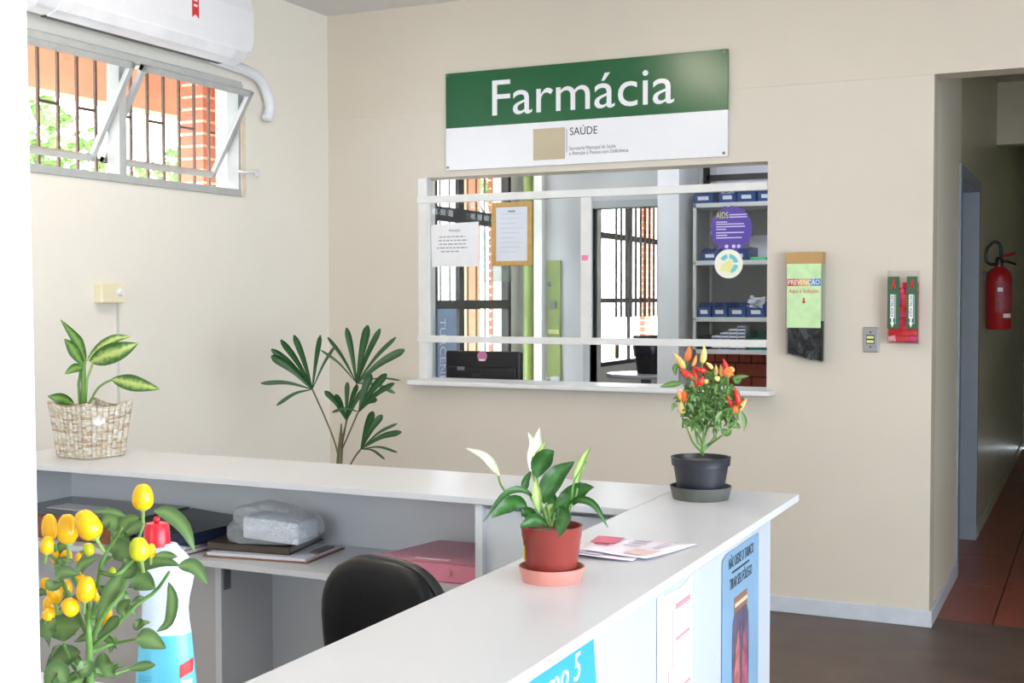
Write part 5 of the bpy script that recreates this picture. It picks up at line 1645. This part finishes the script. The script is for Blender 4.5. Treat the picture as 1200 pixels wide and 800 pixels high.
fo = MB()
for k in range(430):
    while True:
        gx_, gy_ = rnd.uniform(-1, 1), rnd.uniform(-1, 1)
        if gx_ * gx_ + gy_ * gy_ < 1:
            break
    x = 278 + gx_ * 125
    y = 320 + gy_ * 118
    if y > 390 and abs(x - 290) < 60 and rnd.random() < 0.75:
        continue
    p0 = at(*Z(x, y)[:2], TC + rnd.uniform(-.055, .055))
    d_ = (RT * rnd.uniform(-1, 1) + UP * rnd.uniform(-1, 0.7) - fw * rnd.uniform(-0.8, 0.8)).normalized()
    L = rnd.uniform(0.012, 0.029)
    leafmesh(fo, [p0, p0 + d_ * L * 0.5 + ZD * 0.003, p0 + d_ * L - ZD * 0.002], L * 0.42, n=4, face=jit(0.9))
o = fo.build('foliage', M_chl, t, smooth=True, fix=False)
o['kind'] = 'stuff'
for lst, w_ in (([Z(150, 225), Z(105, 228), Z(50, 240)], 8), ([Z(130, 330), Z(112, 320), Z(104, 350)], 5), ([Z(410, 345), Z(428, 390), Z(424, 440)], 6), ([Z(370, 205), Z(410, 195), Z(450, 192)], 6), ([Z(140, 140), Z(118, 155), Z(122, 190)], 7), ([Z(300, 400), Z(296, 440), Z(300, 480)], 6), ([Z(380, 200), Z(395, 215), Z(415, 205)], 8), ([Z(350, 420), Z(385, 410), Z(410, 425)], 8), ([Z(320, 430), Z(350, 445), Z(370, 430)], 9), ([Z(190, 395), Z(170, 405), Z(160, 425)], 9)):
    leaf(t, ppts([(p[0], p[1], -.03) for p in lst], TC), w_ * u, M_chl, face=jit(0.4))
cm = {'r': mat('chilli_red', (206, 42, 34), 0.25, 0.1, 40), 'o': mat('chilli_orange', (232, 110, 48), 0.25, 0.12, 40), 'y': mat('chilli_cream', (234, 204, 122), 0.3, 0.1, 40), 'p': mat('chilli_peach', (236, 170, 96), 0.3, 0.12, 40)}


def chilli(parent, b, tip, w, material, name='chilli_fruit', cap=M_stem):
    c = crom([b, b.lerp(tip, 0.5) + (tip - b).orthogonal().normalized() * (tip - b).length * 0.05, tip], 8)
    rr = [0.45, 0.85, 1.0, 1.0, 0.92, 0.78, 0.56, 0.3, 0.06]
    o = MB().tube(c, [w / 2 * q for q in rr], 10).build(name, material, parent, smooth=True)
    d_ = (b - tip).normalized()
    MB().tube([b + d_ * w * 1.0, b + d_ * w * 0.1, b - d_ * w * 0.12], [w * 0.1, w * 0.16, w * 0.42], 8).build('calyx', cap, o, smooth=True)
    return o


for (x0_, y0_, x1_, y1_, w_, c_) in ((172, 125, 182, 55, 8.5, 'o'), (160, 160, 112, 90, 8, 'p'), (190, 195, 140, 160, 8, 'r'), (203, 248, 200, 150, 9, 'r'), (258, 172, 200, 150, 7.5, 'r'), (240, 135, 248, 52, 7.5, 'y'), (196, 150, 215, 95, 5, 'p'), (300, 190, 300, 140, 5, 'y'), (285, 160, 255, 130, 5, 'y'), (350, 185, 332, 112, 7, 'r'), (325, 195, 322, 140, 6, 'p'), (352, 195, 352, 150, 13, 'o'), (372, 175, 362, 150, 8, 'p'), (150, 300, 128, 250, 8, 'p'), (160, 310, 158, 245, 7, 'o'), (150, 360, 146, 300, 8, 'y'), (355, 262, 360, 325, 8, 'r'), (372, 345, 345, 255, 6, 'r'), (400, 325, 384, 240, 7.5, 'r'), (385, 350, 440, 292, 8, 'p'), (375, 352, 405, 315, 10, 'o'), (262, 225, 240, 205, 7, 'y'), (225, 235, 245, 190, 7, 'r'), (300, 210, 318, 195, 7, 'y')):
    dt = rnd.uniform(-.06, -.02)
    chilli(t, at(*Z(x0_, y0_)[:2], TC + dt), at(*Z(x1_, y1_)[:2], TC + dt - 0.005), w_ * u, cm[c_])

# ---- yellow pepper plant close to the camera
TY = 1.16
u = TY / FPX
Q = lambda x, y, dt=0: (x / 3.077, 540 + y / 3.077, dt)
bp_ = at(105, 830, TY)
pot0 = V((bp_.x, bp_.y, CZ + 0.0005))
t = thing('pepper_plant', 'pepper plant with round yellow fruit in the left foreground', 'potted plant', pot0)
MB().lathe(pot0, [(0, 0), (0.032, 0), (0.040, 0.046), (0.042, 0.046), (0.042, 0.054), (0.038, 0.054), (0.037, 0.046), (0, 0.046)], 36).build('pot', mat('black_pot_plastic', (34, 36, 46), 0.4, 0.06, 10), t, smooth='auto')
MB().lathe(pot0 + ZD * 0.047, [(0.036, 0), (0.001, 0.003)], 24).build('soil', M_soil, t, smooth=True)
stems = [[Q(325, 860), Q(323, 700), Q(320, 600), Q(322, 500)], [Q(320, 620), Q(350, 480), Q(365, 370), Q(410, 290), Q(440, 240)], [Q(320, 640), Q(285, 560), Q(240, 470), Q(205, 380), Q(200, 300)], [Q(325, 680), Q(420, 590), Q(490, 520), Q(560, 470), Q(610, 400)], [Q(330, 690), Q(400, 660), Q(500, 640)], [Q(325, 660), Q(370, 560), Q(440, 480), Q(460, 400), Q(520, 220)], [Q(322, 600), Q(300, 500), Q(250, 400), Q(180, 340)], [Q(360, 400), Q(420, 410), Q(480, 360)], [Q(325, 770), Q(400, 770), Q(480, 745)], [Q(310, 800), Q(260, 730), Q(230, 660)], [Q(320, 560), Q(360, 560), Q(390, 500)], [Q(320, 780), Q(250, 800), Q(200, 790)]]
for s_ in stems:
    sp = crom(ppts([(p[0], p[1], rnd.uniform(-.03, .03) if i > 0 else 0) for i, p in enumerate(s_)], TY), 10)
    MB().tube(sp, [0.0042 - 0.0026 * i / 10 for i in range(11)] if s_ is stems[0] else [0.0026 - 0.0012 * i / 10 for i in range(11)], 6).build('branch', M_stem, t, smooth=True)
M_pepl = leaf_mat('pepper_leaf', (80, 112, 66), (116, 144, 86), 0.5, 0.4)
for lst, w_ in (([Q(420, 400), Q(500, 372), Q(580, 358), Q(650, 378)], 17), ([Q(555, 180), Q(610, 190), Q(665, 240), Q(702, 325)], 17), ([Q(440, 245), Q(400, 215), Q(362, 225)], 22), ([Q(520, 225), Q(480, 240), Q(440, 270)], 17), ([Q(455, 200), Q(400, 182), Q(330, 182)], 8), ([Q(430, 260), Q(460, 215), Q(505, 205)], 14), ([Q(640, 380), Q(700, 380), Q(748, 445)], 16), ([Q(608, 435), Q(622, 500), Q(608, 580), Q(565, 615)], 13), ([Q(490, 640), Q(530, 640), Q(598, 675)], 22), ([Q(465, 750), Q(520, 738), Q(562, 735)], 11), ([Q(290, 600), Q(225, 595), Q(160, 620)], 32), ([Q(290, 690), Q(220, 710), Q(158, 770)], 27), ([Q(440, 410), Q(400, 470), Q(345, 590)], 17), ([Q(470, 420), Q(510, 430), Q(560, 460)], 24), ([Q(450, 350), Q(470, 390), Q(430, 420)], 19), ([Q(370, 690), Q(375, 740), Q(415, 780)], 22), ([Q(250, 290), Q(225, 310), Q(205, 335)], 14), ([Q(400, 300), Q(440, 320), Q(490, 370)], 26), ([Q(420, 450), Q(380, 470), Q(350, 450)], 14), ([Q(560, 340), Q(600, 340), Q(640, 345)], 10), ([Q(480, 580), Q(500, 590), Q(515, 600)], 14), ([Q(430, 560), Q(400, 590), Q(350, 640)], 15), ([Q(290, 720), Q(310, 750), Q(290, 745)], 20), ([Q(180, 640), Q(170, 600), Q(200, 570)], 26), ([Q(240, 800), Q(200, 760), Q(160, 830)], 24), ([Q(470, 500), Q(440, 530), Q(450, 560)], 14), ([Q(400, 240), Q(440, 290), Q(400, 330)], 18), ([Q(280, 400), Q(300, 370), Q(350, 350)], 12), ([Q(200, 430), Q(230, 400), Q(290, 410)], 14), ([Q(165, 430), Q(190, 450), Q(230, 440)], 12)):
    dt = rnd.uniform(-.03, .03)
    leaf(t, ppts([(p[0], p[1], dt) for p in lst], TY), w_ * u * 1.1, M_pepl, face=jit(0.35), n=9, wav=0.06)
for k in range(34):
    x_, y_ = rnd.uniform(160, 520), rnd.uniform(330, 800)
    if x_ > 400 and y_ > 620:
        continue
    a_ = rnd.uniform(0, 6.28)
    L_ = rnd.uniform(45, 90)
    dt = rnd.uniform(-.01, .06)
    leaf(t, ppts([Q(x_, y_, dt), Q(x_ + math.cos(a_) * L_ * .5, y_ + math.sin(a_) * L_ * .5 - 8, dt - .005), Q(x_ + math.cos(a_) * L_, y_ + math.sin(a_) * L_ + 6, dt)], TY), L_ * 0.13 * u, M_pepl, face=jit(0.6), n=7, wav=0.06)
M_yel = mat('yellow_pepper', (246, 186, 12), 0.22, 0.08, 60, sss=0.1)
M_ygr = mat('green_yellow_pepper', (190, 196, 30), 0.25, 0.25, 40)


def pepper(c, w, h, tilt, material, dt=0.0):
    """plump upright fruit; c centre in zoom pixels, tilt in degrees clockwise"""
    cc = at(*Q(*c)[:2], TY + dt)
    an = math.radians(tilt)
    ax_ = UP * math.cos(an) + RT * math.sin(an) - fw * 0.12
    ax_.normalize()
    hh = h / 3.077 * u / 2
    ww = w / 3.077 * u / 2
    pts = [cc + ax_ * hh * k for k in (-1, -0.92, -0.6, -0.2, 0.2, 0.55, 0.82, 0.95, 1.0)]
    o = MB().tube(pts, [ww * k for k in (0.35, 0.7, 0.97, 1.0, 0.95, 0.82, 0.6, 0.38, 0.1)], 16).build('pepper_fruit', material, t, smooth=True)
    MB().tube([cc - ax_ * hh * 2.1, cc - ax_ * hh * 1.2, cc - ax_ * hh * 0.98], [0.0016, 0.0018, ww * 0.6], 8).build('calyx', M_stem2, o, smooth=True)


for args in (((515, 128), 75, 92, 2, M_yel, -.01), ((316, 228), 84, 108, -28, M_yel, -.04), ((243, 243), 72, 104, 0, M_yel, -.02), ((178, 236), 56, 92, 0, M_yel, 0), ((170, 302), 48, 62, 10, M_yel, -.02),
             ((310, 460), 66, 88, 8, M_yel, -.03), ((502, 316), 70, 84, -8, M_ygr, -.02), ((545, 322), 34, 50, 5, M_yel, 0), ((256, 525), 70, 50, 60, M_yel, -.03), ((196, 472), 54, 80, -5, M_yel, -.01),
             ((180, 515), 52, 60, 0, M_yel, 0.01), ((176, 552), 46, 42, 20, M_yel, -.02), ((384, 552), 42, 90, 10, M_yel, 0.02), ((345, 480), 34, 50, 0, M_yel, 0.02), ((252, 578), 44, 50, -15, M_yel, 0.0), ((322, 318), 50, 34, 70, M_ygr, 0.0), ((240, 340), 44, 40, 20, M_yel, 0.02), ((285, 350), 30, 40, 0, M_yel, 0.03), ((240, 455), 44, 56, 0, M_yel, 0.03), ((290, 420), 40, 30, 50, M_yel, 0.02), ((405, 400), 28, 36, 0, M_ygr, 0.01), ((165, 440), 40, 40, 0, M_yel, 0.03), ((200, 345), 34, 46, 0, M_yel, 0.02)):
    pepper(*args)

# ================================================================== CLEANER BOTTLE
TBT = 1.385
u = TBT / FPX
bb = at(193, 640, TBT)
bz0 = CZ + 0.0005
t = thing('cleaner_bottle', 'white and turquoise cleaner bottle with a red cap behind the peppers', 'bottle', (bb.x, bb.y, bz0))
bo = V((bb.x, bb.y, 0))


def zpx(py):
    return at(193, py, TBT).z


hwp = lambda p: p * u
prof = [(0, bz0), (hwp(34), bz0), (hwp(36), bz0 + 0.006), (hwp(35.5), zpx(800)), (hwp(32.5), zpx(765)), (hwp(30), zpx(741))]
prof2 = [(hwp(30), zpx(741)), (hwp(28), zpx(727)), (hwp(27), zpx(712)), (hwp(28.5), zpx(700)), (hwp(32), zpx(685)), (hwp(34.5), zpx(672)), (hwp(32.5), zpx(660)), (hwp(25), zpx(648)), (hwp(17), zpx(640)), (hwp(14), zpx(636)), (0.0, zpx(636))]
ra = YAW
MB().lathe(bo, prof, 36, 1.0, 0.62, ra).build('lower_body', mat('turquoise_bottle', (96, 184, 210), 0.25, 0.08, 20), t, smooth='auto')
MB().lathe(bo, prof2, 36, 1.0, 0.62, ra).build('upper_body', mat('milky_bottle', (198, 209, 226), 0.25, 0.03, 15), t, smooth='auto')
bo2 = bo + RT * hwp(-9)
MB().lathe(bo2, [(0, zpx(639)), (hwp(15), zpx(639)), (hwp(15.5), zpx(634)), (hwp(14.5), zpx(616)), (hwp(12), zpx(612.5)), (hwp(5), zpx(612)), (0, zpx(612))], 30, 1, 1).build('cap', mat('red_cap', (206, 28, 48), 0.3, 0.04), t, smooth='auto')
MB().lathe(bo2, [(0, zpx(612.5)), (hwp(3), zpx(612)), (hwp(4), zpx(608)), (hwp(3), zpx(605)), (0, zpx(604.5))], 14).build('nozzle', mat('red_cap', (206, 28, 48), 0.3, 0.04), t, smooth=True)


def bottle_patch(pa, pb, ya, yb, mm, name, k=1.02):
    mb = MB()
    n = 8
    tilt_ = (yb[1] - yb[0]) if isinstance(yb, tuple) else 0
    def prof_r(z):
        pr = prof + prof2[1:]
        for (r0, z0), (r1, z1) in zip(pr, pr[1:]):
            if z0 <= z <= z1 and z1 > z0:
                return r0 + (r1 - r0) * (z - z0) / (z1 - z0)
        return pr[3][0]
    for i in range(n + 1):
        for j in (0, 1, 2):
            z = zpx(ya + (yb - ya) * j / 2 - (6 * i / n if name == 'red_banner' else 0))
            R0 = prof_r(z) * k
            x = max(-0.985, min(0.985, (hwp(pa + (pb - pa) * i / n - 193)) / R0)) * R0
            y = -math.sqrt(max(0, 1 - (x / R0) ** 2)) * R0 * 0.62
            mb.v.append(V((bo.x + x * math.cos(ra) - y * math.sin(ra), bo.y + x * math.sin(ra) + y * math.cos(ra), z)))
    for i in range(n):
        for j in range(2):
            a = i * 3 + j
            mb.f.append((a, a + 3, a + 4, a + 1))
    return mb.build(name, mm, t, smooth=True)


bottle_patch(214, 226.5, 791, 776, M_red, 'red_banner', 1.03)
bottle_patch(215, 226, 806, 793, mat('label_white', (232, 238, 246), 0.3), 'white_band', 1.03)
for k in range(4):
    bottle_patch(163, 182, 789.5 + k * 4.2, 788.5 + k * 4.2, mat('teal_print', (60, 150, 190), 0.4), 'text_line', 1.02)
bottle_patch(176, 181, 771, 769.5, mat('teal_print', (60, 150, 190), 0.4), 'text_line', 1.02)
